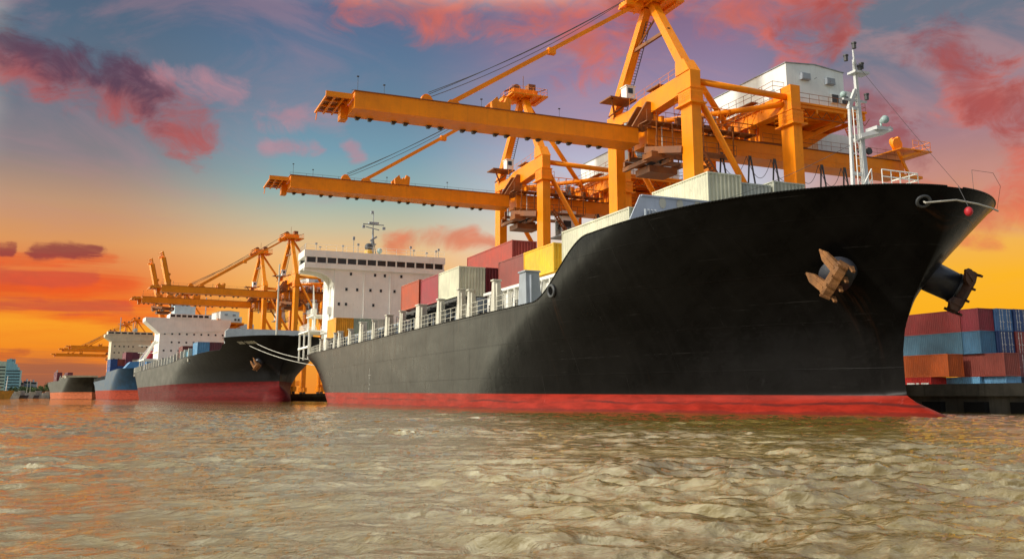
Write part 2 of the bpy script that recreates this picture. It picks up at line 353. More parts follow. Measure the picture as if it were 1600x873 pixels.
def empty(name, loc, rz=0, label=None, cat=None, group=None):
    o = bpy.data.objects.new(name, None); col.objects.link(o); o.location = loc; o.rotation_euler = (0, 0, rz)
    o.empty_display_size = 0.5
    return tag(o, label, cat, group)
def copy_tree(o, parent=None):
    c = o.copy(); col.objects.link(c); c.parent = parent
    for ch in list(o.children): copy_tree(ch, c)
    return c

# ================================================================ WATER
def build_water():
    rng = np.random.default_rng(5)
    az0 = math.degrees(AZ)
    dense = np.radians(np.linspace(az0 - 34, az0 + 34, 940))
    coarse = np.radians(np.linspace(az0 + 34, az0 + 326, 42)[1:-1])
    ang = np.concatenate([dense, coarse]); nA = len(ang)
    rad = np.concatenate([[0.6], np.exp(np.linspace(math.log(1.8), math.log(400), 1000)), np.exp(np.linspace(math.log(400), math.log(16000), 40))[1:]])
    nR = len(rad)
    A, Rr = np.meshgrid(ang, rad); X = np.sin(A) * Rr; Y = np.cos(A) * Rr
    sp = np.maximum(Rr * 0.0060, 0.01)
    tab = rng.random((256, 256))
    def vn(x, y):
        xi = np.floor(x).astype(np.int64); yi = np.floor(y).astype(np.int64); fx = x - xi; fy = y - yi
        fx = fx * fx * (3 - 2 * fx); fy = fy * fy * (3 - 2 * fy)
        g = lambda a, b: tab[a & 255, b & 255]
        return (g(xi, yi) * (1 - fx) + g(xi + 1, yi) * fx) * (1 - fy) + (g(xi, yi + 1) * (1 - fx) + g(xi + 1, yi + 1) * fx) * fy * 1.0
    def octave(u, v, ch):
        n_ = 2 * vn(u, v) - 1; u = u + 1.3 * n_; v = v + 1.3 * n_
        a = 1 - np.abs(np.sin(u)); b = np.abs(np.cos(u)); a = a + (b - a) * a
        c = 1 - np.abs(np.sin(v)); d = np.abs(np.cos(v)); c = c + (d - c) * c
        return (1 - (a * c) ** 0.65) ** ch
    Z = np.zeros_like(X)
    grp = 0.45 + 1.1 * vn(X * 0.16 + 7, Y * 0.22 + 3) * (0.5 + vn(X * 0.045 + 3, Y * 0.06 + 9))
    per = 2.5; amp = 0.038; ch = 3.9; off = 0.0
    for o_, dth in enumerate((0.0, 0.5, -0.45, 0.35, -0.7, 0.8)):
        th = 0.40 + dth; c_, s_ = math.cos(th), math.sin(th); k = math.pi / per
        U = (X * c_ - Y * s_) * k * 0.62 + off; V_ = (X * s_ + Y * c_) * k * 1.2 + off * 1.7
        att = np.clip((per / sp - 3.0) / 5, 0, 1)
        Z += att * amp * grp * (octave(U, V_, ch) + octave(U * 0.93 + 11, V_ * 1.07 - 5, ch) - 0.9)
        per /= 1.85; amp *= 0.54 if o_ else 0.62; off += 5.3; ch = 1 + (ch - 1) * 0.8
    Z *= np.clip(1.3 - Rr / 500, 0.15, 1)
    Z[Rr > 380] = 0
    co = np.stack([X, Y, Z], -1).reshape(-1, 3).astype(np.float32)
    i = np.arange(nR - 1)[:, None]; j = np.arange(nA)[None, :]; j2 = (j + 1) % nA
    f = np.stack([i * nA + j, i * nA + j2, (i + 1) * nA + j2, (i + 1) * nA + j], -1).reshape(-1, 4)
    me = bpy.data.meshes.new('water'); me.vertices.add(len(co)); me.vertices.foreach_set('co', co.ravel())
    me.loops.add(f.size); me.loops.foreach_set('vertex_index', f.ravel().astype(np.int32))
    me.polygons.add(len(f)); me.polygons.foreach_set('loop_start', np.arange(0, f.size, 4, dtype=np.int32))
    me.polygons.foreach_set('use_smooth', np.ones(len(f), bool)); me.update(calc_edges=True); me.validate()
    # make normals face up
    if me.polygons[1000].normal.z < 0: me.flip_normals()
    m, t, b = new_mat('river_water')
    oc = t.n('ShaderNodeTexCoord').outputs['Object']
    n = t.noise(oc, 0.35, 5, 0.6)
    t.put(b.inputs['Base Color'], t.mix(t.mr(n, 0.3, 0.7), (0.115, 0.074, 0.012, 1), (0.19, 0.134, 0.030, 1)))
    b.inputs['Roughness'].default_value = 0.02; b.inputs['IOR'].default_value = 1.7
    h1 = t.noise(t.mapv(oc, (1.0, 1.6, 1)), 3.2, 7, 0.62, 0.5); h2 = t.noise(t.mapv(oc, (1, 1.3, 1)), 14.0, 4, 0.6)
    h3 = t.noise(t.mapv(oc, (0.9, 1.5, 1)), 0.55, 5, 0.6, 0.4)
    h = t.m('ADD', t.m('ADD', t.m('MULTIPLY', h1, 0.04), t.m('MULTIPLY', h2, 0.003)), t.m('MULTIPLY', h3, 0.04))
    bp = t.n('ShaderNodeBump'); bp.inputs['Strength'].default_value = 0.85; bp.inputs['Distance'].default_value = 1.0
    t.put(bp.inputs['Height'], h); t.nt.links.new(bp.outputs[0], b.inputs['Normal'])
    me.materials.append(m)
    o = bpy.data.objects.new('water', me); col.objects.link(o); tag(o, kind='structure')
build_water()
riverbed = MB().box(-9000, 9000, -3000, 15000, -7, -6).build('riverbed', DARKW); tag(riverbed, kind='structure')

# ================================================================ QUAY (follows a bend in the river)
QL = [(46.5, -60), (46.5, 160), (31.8, 280), (10.5, 390), (-1.5, 560), (-20, 700), (-60, 1000)]
def quay():
    mb = MB()
    n = len(QL); vs = []
    for x, y in QL: vs += [(x, y, -3), (x, y, 1.65), (x + 34, y + 2, 1.65), (x + 34, y + 2, -3)]
    fs = []
    for i in range(n - 1):
        a = i * 4; b = a + 4
        for k in range(3): fs.append((a + k, b + k, b + k + 1, a + k + 1))
    mb.add(vs, fs)
    o = mb.build('quay', CONC); tag(o, kind='structure')
    fd = MB()
    # coping beam proud of the wall, and a row of dark piers below it
    for (x0, y0), (x1, y1) in zip(QL[:5], QL[1:5]):
        fd.beam((x0 - 0.25, y0, 1.32), (x1 - 0.25, y1, 1.32), 0.5, 0.72)
    o = fd.build('quay_coping', CONC); tag(o, kind='structure')
    fd = MB()
    for i in range(60):
        y = 20 + i * 3.1
        if y < 160: fd.box(46.5 - 0.42, 46.49, y, y + 1.4, -2, 0.62)
    o = fd.build('quay_fender_piers', DARKW); tag(o, kind='structure')
    yard = MB(); yard.box(80.5, 3000, -60, 4000, -0.5, 0.6)
    o = yard.build('yard_ground', CONC); tag(o, kind='structure')
quay()

# ================================================================ SHIPS
def lerp_tab(tab, x):
    if x <= tab[0][0]: return tab[0][1]
    for (a, b), (c, d) in zip(tab, tab[1:]):
        if x <= c:
            t = (x - a) / (c - a); return b + (d - b) * t
    return tab[-1][1]
def smooth_tab(tab, x):
    if x <= tab[0][0]: return tab[0][1]
    for (a, b), (c, d) in zip(tab, tab[1:]):
        if x <= c:
            t = (x - a) / (c - a); t = t * t * (3 - 2 * t); return b + (d - b) * t
    return tab[-1][1]
class Hull:
    """local frame: x across (port side = -x faces the river), y aft from the stem head, z up from the water"""
    def __init__(s, L, B, stem, ztop, zref, EL0=33.0, EL1=15.0, stern=1.2, bulb=None):
        s.L = L; s.B = B / 2; s.stem = stem; s.ztop = ztop; s.zref = zref; s.E0 = EL0; s.E1 = EL1; s.st = stern; s.bulb = bulb
    def stemy(s, z): return lerp_tab(s.stem, z)
    def half(s, y, z):
        t = max(0.0, min(1.0, z / s.zref)); t2 = t ** 1.5
        El = s.E0 + (s.E1 - s.E0) * t2
        u = max(0.0, (y - s.stemy(z))) / El
        p = 1.75 + 0.25 * t2; q = 1.05 - 0.55 * t2
        if u < 1: b = (1 - (1 - u) ** p) ** q
        else: b = 1.0
        b *= s.B
        if s.bulb:
            zc, rz, rb, ln = s.bulb
            k = 1 - ((z - zc) / rz) ** 2
            if k > 0:
                v = max(0, min(1, (y - s.stemy(z)) / ln)); b = max(b, rb * math.sqrt(k) * math.sqrt(1 - (1 - v) ** 2) if v < 1 else rb * math.sqrt(k))
        # stern
        e = s.endy(z); d = e - y; ls = 16.0
        if d < ls:
            v = 1 - max(0, d) / ls; tt = max(0.0, min(1.0, z / (s.zref * 0.68)))
            b *= 1 - (0.62 * (1 - tt) + 0.07 * tt) * v ** 2.4
        return b
    def endy(s, z):
        zt = s.ztop[-1][1]; return s.L - max(0, (zt - max(z, -1))) * s.st
    def mesh(s, name, mat, ns=200, nz=30, zb=-2.2):
        fr = [(i / ns) ** 1.9 for i in range(ns + 1)]
        vs = []
        P = {}
        for i, f in enumerate(fr):
            for k in range(nz + 1):
                t = k / nz; z = 0.0; y = 0
                for _ in range(14):
                    y = s.stemy(z) + f * (s.endy(z) - s.stemy(z)); z = zb + t * (smooth_tab(s.ztop, y) - zb)
                P[i, k] = (s.half(y, z), y, z)
        idx = {}
        for side in (-1, 1):
            for (i, k), (b, y, z) in P.items():
                if i == 0 and side == 1: idx[side, i, k] = idx[-1, i, k]; continue
                idx[side, i, k] = len(vs); vs.append((side * b, y, z))
        fs = []
        for side in (-1, 1):
            for i in range(ns):
                for k in range(nz):
                    q = (idx[side, i, k], idx[side, i + 1, k], idx[side, i + 1, k + 1], idx[side, i, k + 1])
                    fs.append(q if side == -1 else q[::-1])
        for k in range(nz): fs.append((idx[-1, ns, k], idx[1, ns, k], idx[1, ns, k + 1], idx[-1, ns, k + 1]))
        me = bpy.data.meshes.new(name); me.from_pydata(vs, [], [tuple(dict.fromkeys(f)) for f in fs])
        me.materials.append(mat); me.polygons.foreach_set('use_smooth', [True] * len(me.polygons)); me.update()
        me.validate()
        return me
    def deck(s, drop=1.0, step=1.0):
        """deck plating inside the gunwale, a little below its edge"""
        mb = MB(); ys = np.arange(1.0, s.L - 0.3, step); prev = None; vs = []; fs = []
        for y in ys:
            z = smooth_tab(s.ztop, y) - drop; b = max(0.05, s.half(y, z) - 0.12)
            vs += [(-b, y, z), (b, y, z)]
        for i in range(len(ys) - 1): fs.append((2 * i, 2 * i + 1, 2 * i + 3, 2 * i + 2))
        return mb.add(vs, fs)
    def edge(s, y, off=0.0):
        z = smooth_tab(s.ztop, y); return (-(s.half(y, z) + off), y, z)

def add_hull(hl, root, mat, deckmat, drop=1.0, ns=200, nz=30):
    me = hl.mesh('hull', mat, ns, nz); o = bpy.data.objects.new('hull', me); col.objects.link(o); o.parent = root
    hl.deck(drop).build('deck', deckmat, root)
    cap = MB()
    ys = [0.02 + (i / 320) ** 2 * (hl.L - 0.4) for i in range(321)]
    for sx in (-1, 1):
        pts = []
        for y in ys:
            e = hl.edge(y); pts.append((sx * -e[0] * -1 if sx == -1 else -e[0], e[1], e[2] + 0.02))
        pts = [(sx * abs(p[0]), p[1], p[2]) for p in pts]
        cap = MB(); cap.path(pts, 0.045, 6); cap._build('gunwale_cap', mat, root, True)
    return o

# ---------------- near ship: world (34.8, 29.6, 0)
NX, NY = 34.8, 29.6
near = empty('container_ship', (NX, NY, 0), 0, 'large black hulled container ship with red waterline, nearest to the viewer, bow at right', 'ship')
BLACKH = hull_mat('black_hull', (0.006, 0.0056, 0.0052), (0.27, 0.020, 0.011), 0.94, 0.0062, 0.6, ((4.9, 6.3, 4.5, 0.8), (0.7, 9.5, 3.0, 0.35), (22.5, 7.2, 3.5, 0.4), (60, 7.0, 4.0, 0.5), (84, 7.0, 3.2, 0.6), (40, 7.1, 2.6, 0.3)))
h1 = Hull(111.8, 20.0, [(-2.2, 2.6), (-0.6, 1.2), (-0.1, 1.45), (0.25, 2.3), (0.6, 3.25), (1.0, 3.85), (3.0, 3.85), (4.2, 3.6), (5.6, 2.95), (6.6, 2.25), (7.6, 1.5), (8.6, 0.85), (9.6, 0.35), (10.4, 0.0)],
          [(0, 10.42), (17.5, 10.38), (25.6, 7.08), (111.8, 7.05)], 10.4, bulb=(-0.9, 1.75, 1.4, 3.2))
add_hull(h1, near, BLACKH, GREYM, 1.0, 260, 40)

def W(x, y, z, o=(NX, NY)): return (x - o[0], y - o[1], z)
def hull_frame(hl, y, z, side=-1):
    """point and outward normal on the hull surface"""
    p = Vector((side * hl.half(y, z), y, z)); a = Vector((side * hl.half(y + 0.1, z), y + 0.1, z)) - p; b = Vector((side * hl.half(y, z + 0.1), y, z + 0.1)) - p
    n = a.cross(b).normalized()
    if n.x * side < 0: n = -n
    return p, n

def anchor(parent, base, N, A, mat, s=1.0, back=0.5, flip=1):
    """stockless anchor: crown bar along A, two flukes square to it, N pointing out of the hawse pipe"""
    N = Vector(N).normalized(); A = Vector(A); A = (A - N * A.dot(N)).normalized(); D = A.cross(N).normalized() * flip
    FD = (D * math.cos(back) - N * math.sin(back)).normalized(); FN = (N * math.cos(back) + D * math.sin(back)).normalized()
    base = Vector(base)
    T = lambda a, d, n: base + (A * a + D * d + N * n) * s
    mb = MB()
    mb.tube(T(0, 0, -1.0), T(0, 0, 0.25), 0.17 * s, 10)
    # crown bar with raised end horns and ribs
    prof = [(-0.34, 0.0), (0.28, -0.02), (0.36, 0.28), (0.10, 0.50), (-0.32, 0.42)]
    for a0, a1, k0, k1 in ((-1.02, -0.62, 0.8, 1.0), (-0.62, 0.62, 1.0, 1.0), (0.62, 1.02, 1.0, 0.8)):
        vs = [T(a0, d * k0, n * k0) for d, n in prof] + [T(a1, d * k1, n * k1) for d, n in prof]; n_ = len(prof)
        mb.add(vs, [(i, (i + 1) % n_, n_ + (i + 1) % n_, n_ + i) for i in range(n_)] + [tuple(range(n_))[::-1], tuple(range(n_, 2 * n_))])
    for a in (-0.98, -0.3, 0.3, 0.98):
        mb.beam(T(a, -0.36, 0.05), T(a, -0.62, 0.40), 0.12 * s, 0.34 * s, 0.1 * s, 0.16 * s, up=tuple(N))
        mb.beam(T(a, -0.30, 0.40), T(a, 0.20, 0.56), 0.10 * s, 0.14 * s, up=tuple(N))
    for sx in (-1, 1):
        c = base + A * (0.62 * sx) * s + D * 0.1 * s + N * 0.12 * s
        def P(a, d, n): return c + (A * a + FD * d + FN * n) * s
        w0, w1 = 0.30, 0.12
        mb.add([P(-w0, 0, 0), P(w0, 0, 0), P(w0, 0, 0.26), P(-w0, 0, 0.26), P(-w0 * 0.95 + 0.1 * sx, 0.9, 0.02), P(w0 * 0.8 + 0.1 * sx, 0.9, 0.02), P(w0 * 0.8 + 0.1 * sx, 0.9, 0.16), P(-w0 * 0.95 + 0.1 * sx, 0.9, 0.16),
                P(0.14 * sx, 1.40, 0.02), P(0.18 * sx, 1.40, 0.05), P(0.18 * sx, 1.38, 0.09), P(0.14 * sx, 1.38, 0.09)],
               [(3, 2, 1, 0), (0, 1, 5, 4), (1, 2, 6, 5), (2, 3, 7, 6), (3, 0, 4, 7), (4, 5, 9, 8), (5, 6, 10, 9), (6, 7, 11, 10), (7, 4, 8, 11), (8, 9, 10, 11)])
        mb.beam(P(0, 0.05, 0.24), P(0.12 * sx, 1.15, 0.12), 0.09 * s, 0.14 * s, 0.05 * s, 0.06 * s, up=tuple(FN))
    return mb.build('anchor', mat, parent)

# image-plane basis at a given azimuth, to describe how an object leans
def basis(az):
    a = R(az); return Vector((math.cos(a), -math.sin(a), 0)), Vector((0, 0, 1)), Vector((-math.sin(a), -math.cos(a), 0))
r_, u_, t_ = basis(42)
NP = Vector((-0.75, -0.45, -0.48)).normalized()
pb = Vector((-2.95, 4.55, 7.0))
def hawse(side, anchor_mat, A, flip, ext=0.95):
    N = Vector((NP.x * (-side), NP.y, NP.z)); b = Vector((pb.x * (-side), pb.y, pb.z))
    mb = MB(); mb.tube(b - N * 1.3, b + N * ext, 0.86, 28, 0.76); o = mb.build('hawse_pipe', BLUEBLK, near, True)
    MB().disc(b + N * (ext - 0.02), N, 0.80, 0.14, 28).build('pipe_lip', BLUEBLK, o, True)
    anchor(near, b + N * (ext + 0.15), N, A, anchor_mat, 0.94 if side < 0 else 1.12, 0.45, flip)
hawse(-1, RUSTM, r_ * 0.54 + u_ * 0.84, -1, 0.85)
r2, u2, t2 = basis(47.6)
hawse(1, RUSTD, r2 * 0.5 + u2 * 0.86, -1, 1.35)

# fairleads (mooring holes) in the bulwark
def fairlead(hl, root, y, z, side, r=0.36, name='fairlead'):
    p, n = hull_frame(hl, y, z, side); a = n.cross(Vector((0, 0, 1))).normalized(); c = a.cross(n)
    mb = MB(); N_ = 20; m_ = 8; rr = r * 0.28; vs = []; fs = []
    for i in range(N_):
        t = 2 * math.pi * i / N_; d = a * math.cos(t) * 1.15 + c * math.sin(t)
        for j in range(m_):
            q = 2 * math.pi * j / m_; vs.append(p + d * (r + rr * math.cos(q)) + n * (rr * math.sin(q) + 0.02))
    for i in range(N_):
        for j in range(m_): fs.append((i * m_ + j, i * m_ + (j + 1) % m_, ((i + 1) % N_) * m_ + (j + 1) % m_, ((i + 1) % N_) * m_ + j))
    mb.add(vs, fs); o = mb.build(name, BLACKR, root, True)
    MB().disc(p + n * 0.01, n, r, 0.05, 20).build('shade_disc', HOLE_SHADE, o)  # solid disc, the shade inside the hole put into its black colour
    return p, n
fairlead(h1, near, 22.5, 7.55, -1, 0.36)
fp, fn = fairlead(h1, near, 0.55, 9.75, -1, 0.26)
# deck edge post row, tapered, cream
POSTS = [(57.0, 1.7, 2.3, 1.5), (62.5, 0.85, 2.35, 0.8), (67.8, 0.8, 2.2, 0.8), (70.2, 0.8, 2.5, 0.8), (75.5, 0.9, 2.2, 0.8), (81.5, 1.6, 2.25, 1.1), (87.4, 0.6, 2.2, 0.8), (92.6, 1.1, 2.2, 1.0),
         (98.3, 0.6, 2.1, 0.8), (104.0, 1.3, 2.3, 1.0), (109.8, 0.8, 1.9, 0.8), (115.6, 1.0, 2.0, 0.8), (118.4, 0.6, 2.0, 0.6), (123.5, 0.9, 1.6, 0.8), (127.5, 0.7, 1.7, 0.6)]
for y, wd, hh, dp in POSTS:
    wd = wd * 0.78
    x0 = -h1.half(y - NY, 7.0) + 0.08; yy = y - NY; mb = MB()
    z0 = smooth_tab(h1.ztop, yy) - 0.9; z1 = 7.05 + hh
    a, b = wd / 2 + 0.12, wd / 2 - 0.12
    dp *= 0.72
    mb.add([(x0, yy - a, z0), (x0 + dp + 0.2, yy - a, z0), (x0 + dp + 0.2, yy + a, z0), (x0, yy + a, z0),
            (x0 + 0.05, yy - b, z1), (x0 + dp, yy - b, z1), (x0 + dp, yy + b, z1), (x0 + 0.05, yy + b, z1)],
           [(3, 2, 1, 0), (4, 5, 6, 7), (0, 1, 5, 4), (1, 2, 6, 5), (2, 3, 7, 6), (3, 0, 4, 7)])
    mb.box(x0 - 0.04, x0 + dp + 0.08, yy - b - 0.08, yy + b + 0.08, z1 + 0.002, z1 + 0.12)
    mb.box(x0 + dp * 0.3, x0 + dp * 0.36, yy - a - 0.06, yy + a + 0.06, z0 + 0.4, z1 - 0.2)
    mb.build('stanchion', CREAM if dp < 1.0 else GREYM, near, False, 0.02)
# gunwale rails between the posts
mb = MB()
prev = None
for (ya, wa, _, _), (yb, wb, _, _) in zip(POSTS, POSTS[1:]):
    a = ya + wa / 2 + 0.15 - NY; b = yb - wb / 2 - 0.15 - NY
    if b - a < 0.8: continue
    zf = lambda y: smooth_tab(h1.ztop, y)
    n = max(1, round((b - a) / 1.25)); pts = [(h1.edge(a + (b - a) * i / n)[0] + 0.16, a + (b - a) * i / n, zf(a + (b - a) * i / n) - 0.02) for i in range(n + 1)]
    for p in pts: mb.tube(p, (p[0], p[1], p[2] + 1.15), 0.03, 5)
    for hh in (0.4, 0.78, 1.15): mb.path([(p[0], p[1], p[2] + hh) for p in pts], 0.022, 5)
mb.rail([(-9.7, 98.3, 7.05), (-9.55, 103, 7.05), (-9.3, 108, 7.05), (-8.9, 111.2, 7.05), (0, 111.3, 7.05), (8.9, 111.2, 7.05)], 1.1, 1.2, 0.035, 2)
mb.build('side_railing', CREAM, near)
# hatch coamings with ribs, cross bulkheads, lashing rods
for k, (y0, y1, x0, zt) in enumerate([(49.5, 72.2, 28.3, 9.62), (73.0, 92.0, 27.6, 9.35), (93.5, 122.0, 27.6, 8.85), (123.0, 129.5, 27.6, 8.85)]):
    mb = MB(); mb.box(x0 - NX, 41.6 - NX, y0 - NY, y1 - NY, 6.0, zt)
    y = y0 + 0.4
    while y < y1 - 0.3:
        mb.box(x0 - NX - 0.35, x0 - NX - 0.002, y - NY, y - NY + 0.12, 6.0, zt - 0.25); y += 1.3
    mb.box(x0 - NX - 0.38, x0 - NX - 0.004, y0 - NY, y1 - NY, zt - 0.24, zt - 0.02)
    mb.build('hatch_coaming', GREYM if k else WHITE, near)
mb = MB(); rr = random.Random(3)
for (ya, *_), (yb, *_) in zip(POSTS, POSTS[1:]):
    for q in range(4):
        y = ya + (yb - ya) * rr.random() - NY; x = -9.2 + rr.random() * 1.6
        mb.tube((x, y, 6.1), (x + rr.uniform(-0.3, 0.3), y + rr.uniform(-1, 1), 7.9 + rr.random() * 1.4), 0.035, 5)
    for q in range(3):
        y = ya + (yb - ya) * rr.random() - NY; x = -8.7 + rr.random() * 0.8; hh = rr.uniform(0.6, 2.2)
        mb.box(x, x + 0.4, y, y + rr.uniform(0.2, 0.7), 6.1, 6.1 + hh)
mb.build('lashing_gear', DGREY, near)
# support rail under the outboard containers
mb = MB()
for y0, y1, z in ((73.0, 91.2, 9.38), (122.4, 128.4, 8.9)):
    mb.box(26.1 - NX, 26.3 - NX, y0 - NY, y1 - NY, z - 0.3, z - 0.03); mb.box(27.3 - NX, 27.6 - NX, y0 - NY, y1 - NY, z - 0.3, z - 0.03)
    y = y0
    while y < y1 + 0.1: mb.box(25.9 - NX, 27.6 - NX, y - NY - 0.08, y - NY + 0.08, z - 0.55, z - 0.302); mb.box(27.2 - NX, 27.4 - NX, y - NY - 0.08, y - NY + 0.08, 6, z - 0.56); y += 2.6
mb.build('container_rail', DGREY, near)
# curved bulwark end plate at the step, breakwater with oval holes
bw = MB(); YB = 43.0
def plate_with_ovals(x0, x1, z0b, z1, slope_x, holes, y, th):
    """outline with ovals bridged in, extruded"""
    vs = []; fs = []
    cols_ = [x0 + slope_x] + [h[0] + d * h[2] for h in holes for d in (-1, 1)] + [x1]
    return None
z0b, z1 = 10.1, 12.08
bw.add([(25.08, YB, z0b), (44.3, YB, z0b), (44.0, YB, z1), (26.05, YB, z1), (25.08, YB + 0.08, z0b), (44.3, YB + 0.08, z0b), (44.0, YB + 0.08, z1), (26.05, YB + 0.08, z1)],
       [(0, 1, 2, 3), (7, 6, 5, 4), (0, 4, 5, 1), (1, 5, 6, 2), (2, 6, 7, 3), (3, 7, 4, 0)])
bw.box(26.1, 44, YB - 0.12, YB - 0.002, 12.0, 12.08)
bw.v = [W(*p) for p in bw.v]
bwo = bw.build('breakwater', paint('breakwater_blue_grey', (0.46, 0.51, 0.60), 0.5, 0.15, 0.08), near)
for hx, hz in ((27.50, 11.72), (28.65, 11.70), (29.87, 11.73)):
    m2 = MB(); n_ = 20; a_, c_ = 0.22, 0.33
    m2.add([(hx - NX + a_ * math.cos(2 * math.pi * i / n_), YB - NY - 0.03, hz + c_ * math.sin(2 * math.pi * i / n_)) for i in range(n_)] + [(hx - NX + a_ * math.cos(2 * math.pi * i / n_), YB - NY - 0.004, hz + c_ * math.sin(2 * math.pi * i / n_)) for i in range(n_)],
           [tuple(range(n_))[::-1]] + [(i, (i + 1) % n_, n_ + (i + 1) % n_, n_ + i) for i in range(n_)])
    m2.build('oval_hole_cover', CREAM, bwo)
mb = MB()
for k in range(4): mb.tube((26.15 - NX + k * 0.22, YB - NY - 0.35, 9.6), (26.15 - NX + k * 0.22, YB - NY - 0.35, 11.2), 0.08, 8)
mb.build('vent_pipe', GREYM, near, True)
# ---- superstructure
def sup_abs(mb): mb.v = [W(*p) for p in mb.v]; return mb
mb = MB(); mb.box(27.6, 44.2, 132, 140, 6.0, 19.4)
sup = sup_abs(mb).build('superstructure', WHITE, near)
mb = MB()
prof = [(23.1, 19.4), (44.5, 19.4), (44.5, 20.05), (23.1, 20.05)]
mb.prism(prof, 1, 131.7, 136.6)
# curved underside brackets of the wings
pr = [(23.1, 19.39), (23.1, 19.0)] + [(23.1 + 1.0 + 3.5 * math.sin(t), 18.95 - 2.2 * (1 - math.cos(t))) for t in [R(a) for a in range(10, 91, 16)]] + [(27.59, 16.2), (27.59, 19.39)]
mb.prism(pr, 1, 132.1, 132.5); mb.prism(pr, 1, 135.9, 136.3)
sup_abs(mb).build('bridge_wing', WHITE, sup)
mb = MB(); mb.box(23.0, 44.55, 131.6, 136.7, 21.0, 22.0); mb.box(23.1, 44.5, 131.75, 136.5, 20.052, 20.2)
n = 14
for i in range(n + 1): x = 23.3 + i * (44.3 - 23.3) / n; mb.box(x - 0.11, x + 0.11, 131.72, 131.95, 20.2, 21.0)
mb.box(23.1, 23.3, 136.2, 136.5, 20.2, 21.0); mb.box(44.3, 44.5, 136.2, 136.5, 20.2, 21.0)
sup_abs(mb).build('wheelhouse', WHITE, sup)
for i in range(n):
    x = 23.3 + i * 1.5; m2 = MB(); m2.box(x + 0.11, x + 1.39, 131.8, 131.86, 20.2, 21.0); sup_abs(m2).build('bridge_window', GLASS, sup)
m2 = MB(); m2.box(23.3, 44.3, 136.3, 136.36, 20.2, 21.0); sup_abs(m2).build('rear_glazing', GLASS, sup)
for x, z in [(30.0, 18.8), (33.65, 18.8), (35.15, 18.8), (37.7, 18.8), (29.4, 16.5), (31.0, 16.5), (33.0, 16.5), (34.6, 16.5), (36.7, 16.5), (28.35, 14.3), (29.4, 14.3), (33.5, 14.3)]:
    m2 = MB(); m2.box(x - 0.17, x + 0.17, 131.95, 132.05, z - 0.22, z + 0.22); f = sup_abs(m2).build('window', GLASS, sup)
    m2 = MB(); m2.box(x - 0.23, x + 0.23, 131.97, 131.998, z - 0.29, z - 0.222); sup_abs(m2).build('sill', WHITE, f)
mb = MB()
for z in (10.2, 12.8, 15.4, 17.8): mb.box(27.55, 27.598, 132.3, 139.9, z, z + 0.06)
mb.tube((27.5, 134.5, 7), (27.5, 134.5, 17), 0.08, 6); mb.rail([(27.5, 136, 16.9), (27.5, 139.9, 16.9)], 1.0, 1.0, 0.03)
mb.box(26.6, 27.59, 133, 136, 10.1, 10.2); mb.rail([(26.65, 133, 10.2), (26.65, 136, 10.2)], 1.0, 1.0, 0.03); mb.box(27.0, 27.58, 133.5, 134.6, 12.9, 14.0)
sup_abs(mb).build('side_platform', WHITE, sup)
for x, z in ((28.2, 8.0), (39.6, 8.0)):
    m2 = MB(); m2.box(x, x + 0.8, 131.93, 131.998, z, z + 1.9); sup_abs(m2).build('door', GREYM, sup)
for x in (32.0, 36.0, 42.0):
    m2 = MB(); m2.tube((x, 131.9, 8), (x, 131.9, 19.2), 0.05, 6); sup_abs(m2).build('pipe', WHITE, sup)
m2 = MB(); m2.rail([(23.1, 131.7, 22.0), (44.4, 131.7, 22.0)], 0.9, 1.5, 0.02, 1); sup_abs(m2).build('roof_rail', WHITE, sup)
mb = MB(); mb.rail([(23.2, 131.8, 22.0), (23.2, 136.5, 22.0)], 0.9, 1.2, 0.025)
for x, hh in [(24.9, 1.3), (25.5, 0.8), (28.9, 1.2), (30.5, 2.6), (31.2, 1.6), (39.4, 1.7), (39.9, 1.2), (42.0, 0.9), (43.5, 1.3), (43.9, 1.6)]:
    mb.tube((x, 133, 22.0), (x, 133, 22 + hh), 0.04, 5); mb.box(x - 0.16, x + 0.16, 132.9, 133.1, 22 + hh * 0.8, 22 + hh)
sup_abs(mb).build('roof_antennas', GREYM, sup)
mb = MB(); mb.tube((33.9, 135, 22), (33.9, 135, 26.5), 0.22, 8, 0.12)
for sx in (-1, 1): mb.tube((33.9 + sx * 0.6, 135, 22), (33.9, 135, 25.5), 0.07, 6)
mb.box(32.3, 35.6, 134.9, 135.1, 27.0, 27.12); mb.tube((33.9, 135, 26), (33.9, 135, 28.8), 0.06, 6); mb.beam((32.7, 134.7, 26.6), (34.8, 134.7, 26.2), 0.12, 0.14)
mb.beam((33.4, 134.6, 24.4), (34.4, 134.6, 25.1), 0.5, 0.25); mb.box(33.2, 34.7, 134.6, 135.4, 27.12, 27.4); mb.box(33.5, 34.4, 134.7, 135.3, 23.9, 24.05)
for x, z in ((32.4, 26.6), (35.6, 26.5), (33.7, 28.9)): mb.box(x - 0.2, x + 0.2, 134.8, 135.2, z - 0.15, z + 0.25)
sup_abs(mb).build('radar_mast', GREYM, sup)
m2 = MB(); m2.ball((33.0, 133.8, 23.3), 0.62, 16); sup_abs(m2).build('satellite_dome', BLACKR, sup, True)
m2 = MB(); m2.tube((33.0, 133.8, 22), (33.0, 133.8, 22.85), 0.72, 14, 0.55); sup_abs(m2).build('dome_base', YEL, sup)
m2 = MB(); m2.ball((34.6, 133.4, 22.75), 0.42, 12); m2.tube((34.6, 133.4, 22), (34.6, 133.4, 22.5), 0.12, 8); sup_abs(m2).build('compass_sphere', TEAL, sup, True)
